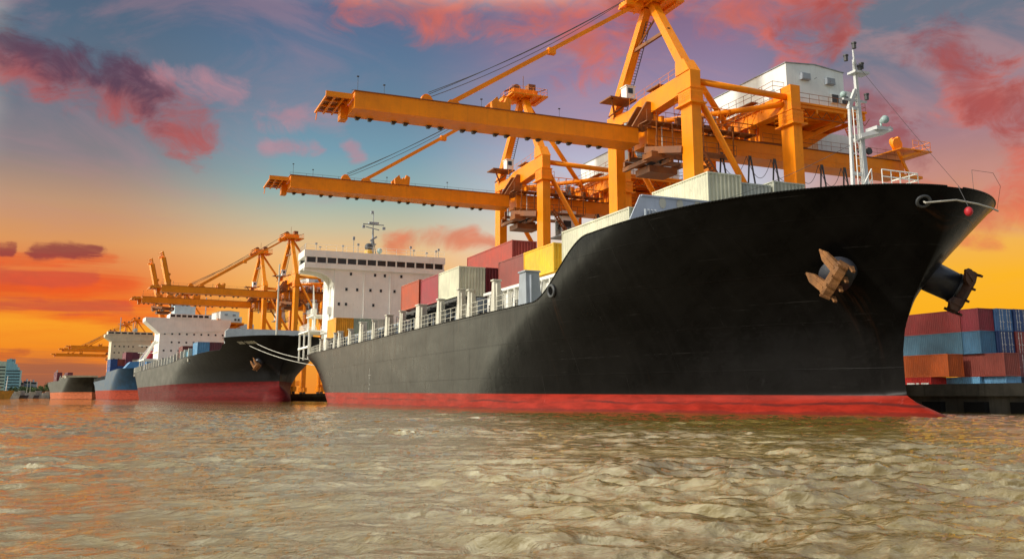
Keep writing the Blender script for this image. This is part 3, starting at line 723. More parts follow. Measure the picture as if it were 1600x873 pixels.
# aft decks of the accommodation
mb = MB(); mb.box(28.5, 43.5, 140.002, 145.0, 6.0, 11.5); mb.box(25.2, 43.6, 138.2, 146.6, 10.62, 10.85); mb.box(26.2, 43.6, 140.1, 146, 13.2, 13.35)
for x, y in ((25.3, 138.4), (25.3, 142.4), (25.3, 146.4), (27, 146.4)): mb.box(x, x + 0.22, y, y + 0.22, 6.5, 10.61)
mb.box(25.2, 25.5, 138.2, 146.6, 8.2, 8.5); mb.rail([(28, 146.5, 10.85), (25.3, 146.5, 10.85), (25.3, 138.3, 10.85)], 1.0, 1.0, 0.035, 2)
mb.rail([(26.3, 145.9, 13.35), (26.3, 140.2, 13.35)], 1.0, 1.0, 0.03, 2); mb.box(26.4, 26.6, 140.2, 140.4, 10.86, 13.19); mb.box(26.4, 26.6, 145.6, 145.8, 10.86, 13.19)
sup_abs(mb).build('aft_deckhouse', WHITE, near)
mb = MB(); mb.tube((27.0, 144, 10.8), (27.0, 144, 15.5), 0.24, 10, 0.18); mb.beam((27.0, 144, 15.3), (26.6, 143.0, 18.2), 0.22, 0.3, 0.12, 0.15); mb.tube((26.6, 143, 18.1), (26.6, 143, 15), 0.03, 5); mb.box(26.6, 27.4, 143.6, 144.4, 13.6, 14.6)
sup_abs(mb).build('deck_crane', WHITE, near)
mb = MB(); mb.tube((35.5, 143, 11), (35.5, 143, 20), 1.6, 20); sup_abs(mb).build('funnel', YEL, near, True)
# draught marks and load line on the hull side
mk = MB()
yb = 98.5 - NY; xx = -h1.half(yb, 1.9) - 0.012
for k, z in enumerate([1.75, 2.2, 2.9, 3.2]):
    mk.box(xx - 0.004, xx + 0.02, yb - (0.5 if k % 2 else 0.2), yb + (0.2 if k % 3 else 0.5), z, z + 0.10)
mk.box(xx - 0.006, xx + 0.02, yb - 0.06, yb + 0.06, 1.3, 4.0)
mk.build('load_line_mark', paint('worn_mark', (0.26, 0.25, 0.22), 0.6, 0.4), near)
# ---- foremast
MY = 35.4; mb = MB()
mb.beam((35.2, MY, 9.4), (34.95, MY, 18.7), 0.32, 0.32, 0.14, 0.14); mb.tube((34.95, MY, 18.7), (34.93, MY, 19.25), 0.05, 8)
mb.beam((34.2, MY, 9.4), (34.4, MY, 16.0), 0.15, 0.2, 0.12, 0.14); mb.beam((34.4, MY, 16.0), (34.9, MY, 17.0), 0.16, 0.2)
for z in (12.3, 14.3, 15.9): mb.box(34.3, 35.1, MY - 0.1, MY + 0.1, z, z + 0.14)
mb.beam((34.7, MY - 0.1, 14.3), (36.3, MY - 0.6, 14.75), 0.95, 0.22); mb.box(35.2, 36.3, MY - 1.0, MY - 0.2, 14.62, 14.8)
mb.box(34.7, 35.7, MY - 0.3, MY + 0.3, 17.9, 18.02); mb.box(34.0, 35.6, MY - 0.06, MY + 0.06, 16.35, 16.45)
foremast = sup_abs(mb).build('foremast', paint('mast_grey_white', (0.56, 0.57, 0.57), 0.5, 0.12, 0.06), near)
mb = MB(); lx = 34.62
for sx in (-0.18, 0.18): mb.tube((lx + sx, MY - 0.2, 9.6), (lx + sx, MY - 0.2, 15.9), 0.03, 5)
z = 9.8
while z < 15.9: mb.tube((lx - 0.18, MY - 0.2, z), (lx + 0.18, MY - 0.2, z), 0.02, 4); z += 0.42
sup_abs(mb).build('ladder', WHITE, foremast)
m2 = MB(); m2.tube((35.9, MY - 0.6, 15.2), (35.7, MY - 1.1, 15.15), 0.09, 14, 0.22); m2.tube((35.9, MY - 0.6, 15.2), (35.9, MY - 0.6, 14.8), 0.06, 6); sup_abs(m2).build('horn', TEAL, foremast, True)
m2 = MB(); m2.tube((34.1, MY, 16.65), (33.75, MY - 0.3, 16.5), 0.08, 12, 0.17); sup_abs(m2).build('searchlight', TEAL, foremast, True)
for x, z in ((34.93, 19.3), (35.35, 18.2), (35.55, 16.5), (34.3, 18.5), (35.2, 18.05)):
    m2 = MB(); m2.tube((x, MY - 0.1, z), (x, MY - 0.1, z + 0.26), 0.11, 8); m2.tube((x, MY - 0.1, z + 0.26), (x, MY - 0.1, z + 0.34), 0.14, 8); sup_abs(m2).build('navigation_light', DGREY, foremast)
mb = MB(); mb.box(35.5, 38.2, 34.6, 36.6, 11.35, 11.45)
for x, y in ((35.6, 34.7), (38.0, 34.7), (38.0, 36.4), (35.6, 36.4)): mb.box(x, x + 0.14, y, y + 0.14, 9.3, 11.34)
mb.rail([(35.6, 34.7, 11.45), (38.1, 34.7, 11.45), (38.1, 36.5, 11.45)], 1.1, 0.6, 0.035, 2); mb.rail([(33.6, 34.4, 9.9), (34.6, 34.4, 11.4)], 1.0, 0.5, 0.035, 1)
sup_abs(mb).build('mooring_platform', WHITE, near)
def sag(p, q, s_, n=14): p = Vector(p); q = Vector(q); return [p.lerp(q, i / n) + Vector((0, 0, -4 * s_ * (i / n) * (1 - i / n))) for i in range(n + 1)]
mb = MB(); mb.path(sag(W(35.0, MY, 18.6), W(37.2, 31.0, 10.5), 0.1), 0.009, 4); mb.path(sag(W(35.0, MY, 18.6), W(31.2, 31.5, 10.5), 0.1), 0.008, 4)
mb.path(sag(W(34.3, MY, 13.9), W(25.6, 42.2, 10.4), 0.5), 0.012, 4)
sp = [W(36.8, 30.3, 10.4), W(36.8, 30.3, 11.6), W(38.6, 30.6, 11.7), W(40.3, 31.6, 11.4), W(41.5, 32.9, 10.45)]
mb.path(sp, 0.01, 5)
mb.build('mast_wires', DGREY, near)
# red fender ball hung over the bow and the white mooring rope
o = empty('signal_ball', (34.92, 29.12, 9.2), 0, 'small red ball hanging over the bow of the nearest ship', 'ball')
MB().ball((0, 0, 0), 0.19, 14, 1.15).build('ball', REDP, o, True); MB().tube((0, 0, 0.25), (-0.1, 0.35, 1.25), 0.015, 5).build('cord', DGREY, o)
rp = Vector(W(0, 0, 0)) * 0 + Vector((NX, NY, 0)) + fp + fn * 0.15
mb = MB(); mb.path([tuple(rp - fn * 0.1), tuple(rp + fn * 0.06), (34.9, 29.72, 9.86), (36.2, 29.66, 9.76), (37.2, 29.78, 9.68), (37.9, 29.98, 9.62)], 0.045, 7)
o = mb.build('mooring_rope', ROPE); tag(o, 'white mooring rope running from the fairlead across the bow of the nearest ship', 'rope')

# ================================================================ CONTAINERS
CCACHE = {}
def container(x, y, z, L, color, cname, label, group, rz=0.0, H=2.59, doors=True, rods=True, big=True, Wd=2.42, frame_c=None, parent_rot=None):
    """x,y: nearest lower corner (min x, min y); length along local y; doors on the end facing -y"""
    key = (round(L, 2), cname, H, doors, rods, big)
    cm = paint('container_' + cname, color, 0.5, 0.18, 0.12, 1.0, streak=0.35)
    root = empty('shipping_container', (x, y, z), rz, label, 'container', group)
    if key in CCACHE:
        for ch in list(CCACHE[key].children): copy_tree(ch, root)
        return root
    parts = []
    # corrugated walls: trapezoid profile along each side
    mb = MB(); dpt = 0.045
    def wall(p0, p1, nrm, z0, z1, pitch=0.28, dpt=0.045):
        p0 = Vector(p0); p1 = Vector(p1); nrm = Vector(nrm); d = p1 - p0; ln = d.length; k = max(2, round(ln / pitch)); prof = []
        for i in range(k):
            for f, o in ((0.0, 0), (0.25, 0), (0.5, 1), (0.75, 1)): prof.append(((i + f) / k, o))
        prof.append((1, 0))
        vs = [];
        for f, o in prof:
            q = p0 + d * f - nrm * dpt * o; vs += [(q.x, q.y, z0), (q.x, q.y, z1)]
        mb.add(vs, [(2 * i, 2 * i + 2, 2 * i + 3, 2 * i + 1) for i in range(len(prof) - 1)])
    pc = 0.28 if big else 0.6
    wall((0.03, 0.08, 0), (0.03, L - 0.08, 0), (-1, 0, 0), 0.14, H - 0.1, pc); wall((Wd - 0.03, 0.08, 0), (Wd - 0.03, L - 0.08, 0), (1, 0, 0), 0.14, H - 0.1, pc)
    wall((0.08, L - 0.03, 0), (Wd - 0.08, L - 0.03, 0), (0, 1, 0), 0.14, H - 0.1, pc)
    wall((0.08, 0.02, 0), (Wd - 0.08, 0.02, 0), (0, -1, 0), 0.14, H - 0.1, 0.27 if big else 0.5, 0.10)
    mb.box(0.05, Wd - 0.05, 0.1, L - 0.1, H - 0.09, H - 0.03); mb.box(0.08, Wd - 0.08, 0.08, L - 0.08, 0.10, 0.16)
    mb.build('body', cm, root)
    mb = MB()
    for xx in (0, Wd - 0.09):
        for yy in (0, L - 0.09): mb.box(xx, xx + 0.09, yy, yy + 0.09, 0.121, H - 0.121)
        for zz, zh in ((0.0, 0.14), (H - 0.10, 0.095)): mb.box(xx + 0.005, xx + 0.085, 0.17, L - 0.17, zz + 0.004, zz + zh)
    for yy in (0, L - 0.09):
        for zz, zh in ((0.0, 0.14), (H - 0.10, 0.095)): mb.box(0.17, Wd - 0.17, yy + 0.005, yy + 0.085, zz + 0.004, zz + zh)
    frame_mb = mb
    if big:
        mb = frame_mb
        for xx in (-0.006, Wd - 0.164):
            for yy in (-0.006, L - 0.164):
                for zz in (0.0, H - 0.12): mb.box(xx, xx + 0.17, yy, yy + 0.17, zz, zz + 0.12)
    frame_mb.build('frame', cm, root)
    if doors and rods:
        d = MB(); d.box(0.11, Wd / 2 - 0.012, 0.004, 0.045, 0.17, H - 0.12); d.box(Wd / 2 + 0.012, Wd - 0.11, 0.004, 0.045, 0.17, H - 0.12)
        do = d.build('door', cm, root)
        rm = paint('galvanised_rod', (0.62, 0.62, 0.60), 0.5, 0.2, 0.1)
        for xx in (0.42, 0.86, Wd - 0.86, Wd - 0.42):
            d = MB()
            d.tube((xx, -0.02, 0.1), (xx, -0.02, H - 0.08), 0.025, 6)
            for zz in (0.5, 1.1, 1.8, 2.3): d.box(xx - 0.07, xx + 0.07, -0.03, 0.003, zz, zz + 0.07)
            d.box(xx - 0.05, xx + 0.22, -0.06, -0.035, 1.0, 1.05)
            d.build('lock_rod', rm, do)
    CCACHE[key] = root
    return root
CREAMC = (0.64, 0.63, 0.46); BUFF = (0.50, 0.52, 0.42); MAROON = (0.20, 0.035, 0.035); CRIM = (0.33, 0.035, 0.045); RORG = (0.44, 0.075, 0.022)
G1 = 'containers on the nearest ship'
BOXES = [
    (26.0, 73.1, 9.43, 5.55, CREAMC, 'cream', 'cream container with ribbed end, outermost in the row above the ship railing', 2.59),
    (26.0, 78.75, 9.45, 5.35, CRIM, 'crimson', 'crimson container between the cream one and the rust orange one on the nearest ship', 2.59),
    (26.0, 84.75, 9.6, 6.2, RORG, 'rust_orange', 'rust orange container closest to the white bridge front, end of the raised row', 2.62),
    (28.5, 73.12, 9.43, 5.55, (0.17, 0.012, 0.016), 'dark_red', 'dark red container end just right of the cream container', 2.59),
    (30.98, 73.12, 9.43, 11.6, (0.17, 0.02, 0.018), 'dark_red_long', 'dark red container underneath the big orange red one', 2.59),
    (30.98, 73.12, 12.04, 11.6, (0.42, 0.055, 0.03), 'orange_red', 'long orange red container stacked highest, behind the cream and maroon ones', 2.6),
    (29.0, 66.08, 9.68, 5.4, (0.26, 0.055, 0.04), 'maroon_brown', 'brownish maroon container left of the bright yellow container', 2.6),
    (29.0, 60.5, 10.1, 5.55, (0.82, 0.47, 0.012), 'bright_yellow', 'bright yellow container just behind the step up of the black bow', 2.2),
    (36.0, 75.3, 9.4, 6.0, (0.30, 0.40, 0.36), 'sea_green_base', 'sea green container lowest in the stack under the pale teal one', 2.8),
    (36.0, 75.3, 12.22, 6.0, (0.34, 0.48, 0.42), 'pale_teal', 'pale teal container end showing right of the long orange red container', 2.8),
    (26.0, 44.2, 9.02, 8.75, CREAMC, 'long_cream', 'long low cream container running along the black bulwark left of the blue grey breakwater', 2.6),
    (31.0, 43.5, 8.8, 6.2, BUFF, 'buff_base', 'buff container hidden low under the tallest cream container on the bow', 2.6),
    (31.0, 43.5, 11.42, 6.2, CREAMC, 'cream_top', 'cream container with rusty ribbed end, leftmost of three above the bow', 2.62),
    (33.5, 43.9, 11.1, 6.0, (0.46, 0.48, 0.42), 'grey_green', 'grey green ribbed container end, middle of three above the bow', 2.62),
    (35.98, 43.7, 11.36, 6.0, (0.44, 0.45, 0.36), 'rust_streaked', 'rust streaked khaki container end, rightmost of three above the bow', 2.62),
    (26.0, 122.5, 8.9, 5.6, (0.80, 0.36, 0.015), 'amber', 'amber yellow container with orange end in front of the white bridge', 2.6),
    (28.5, 122.6, 8.9, 5.6, (0.40, 0.46, 0.34), 'moss', 'pale green container end right of the amber container', 2.6),
    (30.98, 122.6, 8.9, 5.6, (0.58, 0.55, 0.44), 'beige', 'beige container end in the low row before the white bridge', 2.6),
]
for x, y, z, L, c, cn, lb, H in BOXES: container(x, y, z, L, c, cn, lb, G1, H=H, doors=False)

# the container stack on the quay at right (10-11 m high, long sides facing the river)
G2 = 'containers stacked on the quay at right'
QZ = 0.6; SX = 90.0
tiers = [
  [(SX, 74.9, 2.6, 2.2, (0.20, 0.022, 0.03), 'wine', 'short end piece of wine red container at the top corner of the quay stack'),],
]
NAVY = (0.02, 0.045, 0.14); BLUE = (0.045, 0.12, 0.27); STEEL = (0.06, 0.16, 0.24); BRICK = (0.24, 0.05, 0.035)
ST = [ # x, y, tier, length, colour, name, label, doors
  (SX, 75.1, 3, 2.4, (0.21, 0.022, 0.035), 'wine', 'narrow wine red container side at the top corner of the quay stack', False),
  (SX, 77.6, 3, 12.1, (0.24, 0.03, 0.03), 'wine_red', 'long wine red container, top row of the quay stack under the starboard anchor', False),
  (SX, 75.1, 2, 2.4, (0.05, 0.15, 0.26), 'steel_blue', 'narrow steel blue container side below the wine red corner', False),
  (SX, 77.6, 2, 12.1, STEEL, 'slate_blue', 'long slate blue container in the second row of the quay stack', False),
  (SX + 0.4, 72.6, 1, 6.4, BRICK, 'brick', 'brick red container in the third row beside the orange one', False),
  (SX - 3.2, 77.0, 1, 12.1, (0.40, 0.075, 0.006), 'burnt_orange', 'burnt orange container in the third row of the quay stack', False),
  (SX - 3.2, 79.6, 0, 12.1, (0.44, 0.012, 0.006), 'scarlet', 'scarlet container at the bottom of the quay stack with white lettering cut off', False),
  (SX + 2.46, 74.6, 3, 6.0, BLUE, 'royal_blue', 'royal blue container doors, left of the two blue ends in the top row', True),
  (SX + 2.46, 74.6, 2, 6.0, NAVY, 'navy', 'navy container doors in the second row under the royal blue doors', True),
  (SX + 4.96, 74.4, 3, 6.0, (0.02, 0.05, 0.16), 'deep_blue', 'deep blue container doors, right of the two blue ends in the top row', True),
  (SX + 4.96, 74.4, 2, 6.0, (0.22, 0.035, 0.03), 'rust_red', 'rust red container doors right of the navy doors in the second row', True),
  (SX + 7.46, 74.4, 3, 6.0, (0.26, 0.03, 0.04), 'cherry', 'cherry red container end, top row at the right edge of the picture', False),
  (SX + 7.46, 74.4, 2, 6.0, (0.24, 0.028, 0.034), 'cherry_dark', 'cherry red container end, second row at the right edge of the picture', False),
  (SX + 3.1, 73.6, 1, 6.0, (0.16, 0.03, 0.035), 'oxblood', 'oxblood container doors with bright rods, right of the brick red side', True),
  (SX + 5.7, 73.6, 1, 6.0, (0.12, 0.02, 0.025), 'dark_oxblood', 'darkest oxblood container doors at the right end of the third row', True),
  (SX + 0.4, 76.0, 0, 5.8, (0.16, 0.40, 0.62), 'sky_blue', 'sky blue container just showing above the quay edge beside the scarlet one', False),
  (SX + 0.9, 73.0, 0, 2.8, (0.14, 0.34, 0.56), 'sky_blue_short', 'short sky blue ribbed container end above the quay edge', False),
  (SX + 3.4, 73.4, 0, 6.0, (0.02, 0.03, 0.07), 'ink', 'ink blue container end in the bottom row, low above the quay', False),
  (SX + 5.9, 73.4, 0, 8.0, (0.26, 0.03, 0.035), 'claret', 'claret container at the bottom right corner above the quay', False),
]
for x, y, t, L, c, cn, lb, dr in ST: container(x, y, QZ + t * 2.6, L, tuple(v * 1.25 for v in c), cn, lb, G2, doors=dr, H=2.59)

# tops of the white letters on the scarlet container, the rest is below the quay edge
sc_box = [o for o in bpy.data.objects if str(o.get('label', '')).startswith('scarlet container')][0]
LW = paint('letter_white', (0.8, 0.78, 0.75), 0.5, 0.1)
for y0, y1 in ((83.19, 82.03), (81.84, 81.36), (81.08, 79.95)):
    m = MB(); yy0, yy1 = y0 - sc_box.location.y, y1 - sc_box.location.y
    m.box(-0.02, -0.004, yy1, yy0, 2.55 - QZ - 0.22, 2.55 - QZ); m.box(-0.02, -0.004, (yy0 + yy1) / 2 - 0.12, (yy0 + yy1) / 2 + 0.12, 0.9, 2.55 - QZ - 0.221); m._build('letter', LW, sc_box)
# ================================================================ QUAY CRANES
def V(p): return (p[0] - 50.0, p[1] - 80.0, p[2] - 1.65)
def AB(mb): mb.v = [V(p) for p in mb.v]; return mb
def build_crane(loc, rz, label, group, cab=True, detail=True, raised=False):
    root = empty('quay_crane', loc, rz, label, 'crane', group)
    def P(mb, name, mat, parent=None, smooth=False): return AB(mb).build(name, mat, parent or root, smooth)
    XW, XL = 50.0, 62.4; YN, YF = 72.5, 87.5
    for X_, nm in ((XW, 29.25), (XL, 28.6)):
        for Y_ in (YN, YF):
            m = MB(); m.box(X_ - 0.55, X_ + 0.55, Y_ - 0.95, Y_ + 0.95, 3.6, nm); lg = P(m, 'leg', ORANGE)
            m = MB()                                      # flared head and collar
            m.box(X_ - 0.95, X_ + 0.95, Y_ - 1.45, Y_ + 1.45, nm + 0.002, nm + 0.14)
            m.box(X_ - 0.72, X_ + 0.72, Y_ - 1.1, Y_ + 1.1, nm + 0.142, nm + 1.55)
            m.box(X_ - 0.80, X_ + 0.80, Y_ - 1.18, Y_ + 1.18, nm + 1.552, nm + 1.64)
            P(m, 'leg_collar', ORANGE, lg)
            if detail:
                m = MB(); m.rail([(X_ - 0.93, Y_ - 1.43, nm + 0.14), (X_ - 0.93, Y_ + 1.43, nm + 0.14), (X_ + 0.93, Y_ + 1.43, nm + 0.14), (X_ + 0.93, Y_ - 1.43, nm + 0.14), (X_ - 0.93, Y_ - 1.43, nm + 0.14)], 1.0, 1.4, 0.025)
                P(m, 'collar_rail', ORANGE, lg)
            m = MB(); m.box(X_ - 0.45, X_ + 0.45, Y_ - 2.6, Y_ + 2.6, 2.35, 3.59)
            bg = P(m, 'bogie', ORANGE)
            for q in (-2.1, -0.9, 0.9, 2.1):
                m = MB(); m.disc((X_, Y_ + q, 2.05), (1, 0, 0), 0.38, 0.3, 16); P(m, 'wheel', DGREY, bg)
        m = MB(); m.box(X_ - 0.4, X_ + 0.4, YN + 0.96, YF - 0.96, 4.2, 5.6); P(m, 'sill_beam', ORANGE)
    # portal head beams along the quay
    m = MB(); m.prism([(YN - 0.95, 30.9), (YN + 8.6, 30.3), (YN + 10.6, 30.75), (YF + 0.95, 31.1), (YF + 0.95, 32.4), (YN + 11, 32.0), (YN + 8.6, 32.55), (YN - 0.95, 32.75)], 0, XW - 0.6, XW + 0.6)
    P(m, 'head_beam', ORANGE)
    m = MB(); m.box(XL - 0.6, XL + 0.6, YN - 0.9, YF + 0.9, 30.25, 32.2); P(m, 'head_beam', ORANGE)
    m = MB(); m.prism([(YN - 0.9, 32.2), (YN + 0.7, 32.2), (YN + 0.7, 32.9), (YN - 0.9, 32.9)], 0, XL - 0.62, XL + 0.62); P(m, 'beam_cap', ORANGE)
    # side frame tubes
    for Y_ in (YN, YF):
        m = MB(); m.tube((XW + 0.4, Y_, 32.0), (XL - 0.6, Y_, 31.75), 0.34, 14); P(m, 'tie_tube', ORANGE, None, True)
        m = MB(); m.tube((XW + 0.5, Y_, 31.0), (XL - 0.4, Y_, 12.2), 0.33, 14); P(m, 'diagonal_brace', ORANGE, None, True)
        m = MB(); m.box(XW + 0.56, XL - 0.56, Y_ - 0.4, Y_ + 0.4, 11.2, 12.4); P(m, 'portal_tie', ORANGE)
    m = MB(); m.tube((XW + 0.5, YF - 0.8, 31.2), (XL - 0.5, YN + 0.4, 31.1), 0.30, 14); P(m, 'plan_brace', ORANGE, None, True)
    m = MB(); m.tube((51.0, 80.2, 42.6), (61.6, 80.4, 28.75), 0.33, 14); P(m, 'backstay', ORANGE, None, True)
    # apex frame
    AX = (50.3, 80.0, 43.0)
    for a, y in (((XW, YN + 0.1, 32.7), 79.4), ((XW - 0.2, YF - 0.1, 32.3), 80.6)):
        m = MB(); m.beam(a, (AX[0], y, AX[2]), 1.05, 1.0, 0.85, 0.8); P(m, 'mast_leg', ORANGE)
    m = MB(); m.add([(XW - 0.7, YN - 0.9, 32.76), (XW + 0.7, YN - 0.9, 32.76), (XW + 0.7, YN + 1.5, 32.72), (XW - 0.7, YN + 1.5, 32.72), (XW - 0.62, YN + 0.1, 34.2), (XW + 0.62, YN + 0.1, 34.2), (XW + 0.62, YN + 1.6, 34.2), (XW - 0.62, YN + 1.6, 34.2)],
                    [(3, 2, 1, 0), (4, 5, 6, 7), (0, 1, 5, 4), (1, 2, 6, 5), (2, 3, 7, 6), (3, 0, 4, 7)]); P(m, 'mast_foot', ORANGE)
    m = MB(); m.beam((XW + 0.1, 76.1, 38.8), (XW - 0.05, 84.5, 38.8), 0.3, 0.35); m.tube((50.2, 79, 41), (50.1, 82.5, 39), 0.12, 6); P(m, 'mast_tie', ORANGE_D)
    if detail:
        m = MB()
        a = Vector((XW + 0.65, YF - 0.7, 32.6)); b = Vector((AX[0] + 0.4, 81.0, 41.6))
        for sx in (-0.28, 0.28): m.tube(a + Vector((sx, 0, 0)), b + Vector((sx, 0, 0)), 0.05, 5)
        for i in range(34): c = a.lerp(b, i / 33); m.tube(c - Vector((0.28, 0, 0)), c + Vector((0.28, 0, 0)), 0.035, 4)
        P(m, 'ladder', DGREY)
    # apex platform with sheaves
    m = MB(); m.box(47.6, 53.2, 77.6, 82.2, 43.0, 43.2); m.box(48.4, 52.2, 79.0, 81.0, 43.202, 44.3); m.box(46.9, 49.0, 79.2, 80.8, 42.4, 42.99)
    for x in (48, 49.4, 50.8, 52.2): m.box(x, x + 0.15, 77.7, 82.1, 42.75, 42.99)
    ap = P(m, 'apex_platform', ORANGE)
    for q in (-0.7, 0.0, 0.7):
        m = MB(); m.disc((49.0, 80 + q, 44.35), (0, 1, 0), 0.62, 0.2, 20); P(m, 'sheave', ORANGE_D, ap)
    m = MB(); m.box(50.9, 52.0, 79.3, 80.7, 44.3, 45.3); m.beam((47.4, 80, 43.9), (49.4, 80, 44.9), 0.25, 0.2); m.beam((52, 78.8, 44.0), (53.4, 78.8, 44.6), 0.12, 0.12); m.tube((50, 79.2, 44.3), (50, 79.2, 46.3), 0.05, 5); P(m, 'hoist_frame', ORANGE_D, ap)
    if detail:
        m = MB(); m.rail([(47.7, 77.7, 43.2), (53.1, 77.7, 43.2), (53.1, 82.1, 43.2), (47.7, 82.1, 43.2), (47.7, 77.7, 43.2)], 1.0, 1.0, 0.025); P(m, 'platform_rail', ORANGE, ap)
    # boom
    HX, HZ = 48.2, 28.4
    rot = Matrix.Rotation(R(-76) * -1, 4, 'Y') if raised else None
    def BM(mb):
        if raised:
            out = []
            for p in mb.v:
                q = rot @ Vector((p[0] - HX, p[1], p[2] - HZ)); out.append((q.x + HX, q.y, q.z + HZ))
            mb.v = out
        return mb
    B0, B1, BT, BB = 78.6, 81.4, 28.42, 26.82
    m = MB(); m.box(17.7, 47.6, B0, B1, BB, BT); boom = P(BM(m), 'boom', ORANGE)
    m = MB(); m.box(17.6, 47.7, B0 - 0.12, B1 + 0.12, BT + 0.002, BT + 0.08); P(BM(m), 'top_flange', ORANGE_D, boom)
    m = MB(); m.box(17.6, 47.7, B0 - 0.08, B1 + 0.08, BB - 0.07, BB - 0.002); P(BM(m), 'bottom_flange', ORANGE, boom)
    if detail:
        x = 18.6; k = 0
        while x < 46:
            for y in (B1 - 0.45,):
                m = MB(); m.add([(x - 0.28, y, BB - 0.09), (x + 0.28, y, BB - 0.09), (x + 0.1, y, BB - 0.32), (x - 0.2, y, BB - 0.32), (x - 0.28, y + 0.4, BB - 0.09), (x + 0.28, y + 0.4, BB - 0.09), (x + 0.1, y + 0.4, BB - 0.32), (x - 0.2, y + 0.4, BB - 0.32)],
                                [(3, 2, 1, 0), (4, 5, 6, 7), (0, 1, 5, 4), (1, 2, 6, 5), (2, 3, 7, 6), (3, 0, 4, 7)]); P(BM(m), 'rail_clamp', DGREY, boom)
            k += 1; x += 1.2 if k % 2 else 2.3
        m = MB()
        m.rail([(18, B1 - 0.1, BT + 0.08), (47.4, B1 - 0.1, BT + 0.08)], 0.95, 2.1, 0.018, 1); P(BM(m), 'walkway_rail', DGREY, boom)
        for x, hh in ((18.0, 1.5), (20.5, 1.0), (30.2, 0.9), (38.6, 1.0)):
            m = MB(); m.tube((x, B0 + 0.3, BT + 0.08), (x, B0 + 0.3, BT + hh), 0.02, 5); m.box(x - 0.12, x + 0.09, B0 + 0.22, B0 + 0.38, BT + hh, BT + hh + 0.08); P(BM(m), 'warning_lamp', DGREY, boom)
    m = MB()                                              # lattice end platform
    for y in (79.0, 80.7, 82.4, 84.2): m.box(15.2, 17.59, y, y + 0.2, 27.86, 28.02)
    for x in (15.12, 15.9, 16.7, 17.36): m.box(x, x + 0.16, 79.15, 84.4, 27.70, 27.858)
    m.box(15.1, 17.58, 78.8, 78.99, 27.7, 28.2); m.box(17.0, 17.69, 81.3, 82.5, 26.5, 27.86); m.tube((15.3, 84.0, 27.8), (15.2, 84.0, 26.9), 0.05, 5)
    tp = P(BM(m), 'end_platform', ORANGE, boom)
    m = MB(); m.box(15.25, 17.5, 79.2, 84.2, 28.03, 28.08); P(BM(m), 'platform_plate', ORANGE_D, tp)
    for x in (15.6, 16.6):
        m = MB(); m.box(x, x + 0.7, 79.6, 80.4, 28.09, 28.4); P(BM(m), 'buffer', DGREY, tp)
    m = MB(); m.disc((24.9, 80.0, BT + 0.55), (0, 1, 0), 0.5, 0.5, 18); m.prism([(24.1, BT + 0.09), (25.8, BT + 0.09), (25.2, BT + 0.9), (24.6, BT + 0.9)], 1, 79.6, 80.4); P(BM(m), 'rope_bracket', ORANGE, boom)
    m = MB(); m.prism([(26.6, BT + 0.09), (28.6, BT + 0.09), (27.9, BT + 0.75), (27.2, BT + 0.75)], 1, 79.55, 80.45); P(BM(m), 'stay_lug', ORANGE, boom)
    m = MB(); m.prism([(31.4, BT + 0.09), (33.3, BT + 0.09), (33.4, BT + 1.3), (32.9, BT + 1.55), (32.7, BT + 1.0), (32.1, BT + 1.0), (31.9, BT + 1.5), (31.3, BT + 0.9)], 1, 79.0, 79.5); m.prism([(31.4, BT + 0.09), (33.3, BT + 0.09), (33.4, BT + 1.3), (32.9, BT + 1.55), (32.7, BT + 1.0), (32.1, BT + 1.0), (31.9, BT + 1.5), (31.3, BT + 0.9)], 1, 80.5, 81.0); P(BM(m), 'stay_saddle', ORANGE, boom)
    if not raised:
        m = MB(); m.beam((27.5, 80, BT + 0.6), (AX[0] - 1.6, 80, AX[2] - 0.1), 0.42, 0.42); m.box(37.9, 38.7, 79.7, 80.3, 35.6, 36.25); P(m, 'forestay', ORANGE)
        for k, (y, e) in enumerate(((79.3, 0.9), (79.6, 1.15), (80.5, 0.8))):
            m = MB(); m.path(sag((25.0, y, BT + e), (AX[0] - 1.5, y, AX[2] + 1.2 + 0.1 * k), 0.5 + 0.2 * k, 12), 0.035, 5); P(m, 'hoist_rope', BLACKR)
    # hinge block and rear girder
    m = MB(); m.prism([(47.0, 28.55), (49.2, 28.55), (50.0, 31.6), (48.9, 31.6)], 1, 78.9, 79.2); m.prism([(47.0, 28.55), (49.2, 28.55), (50.0, 31.6), (48.9, 31.6)], 1, 80.8, 81.1)
    for y in (78.75, 81.25): m.disc((48.15, y, 28.6), (0, 1, 0), 0.5, 0.25, 16)
    P(m, 'boom_hinge', ORANGE_D)
    m = MB(); m.box(48.7, 84.2, B0, B1, BB, BT + 0.1); m.box(48.65, 84.3, B0 - 0.1, B1 + 0.1, BB - 0.08, BB - 0.002); m.box(48.7, 84.2, B0 - 0.05, B0 - 0.002, 27.35, 27.43)
    gd = P(m, 'rear_girder', ORANGE)
    m = MB(); m.box(48.65, 84.3, B0 - 0.14, B1 + 0.14, BT + 0.102, BT + 0.2); P(m, 'top_flange', ORANGE_D, gd)
    for X_ in (XW, XL):
        for y in (78.9, 80.8):
            m = MB(); m.box(X_ - 0.3, X_ + 0.3, y, y + 0.35, BT + 0.21, 30.35); P(m, 'hanger', ORANGE, gd)
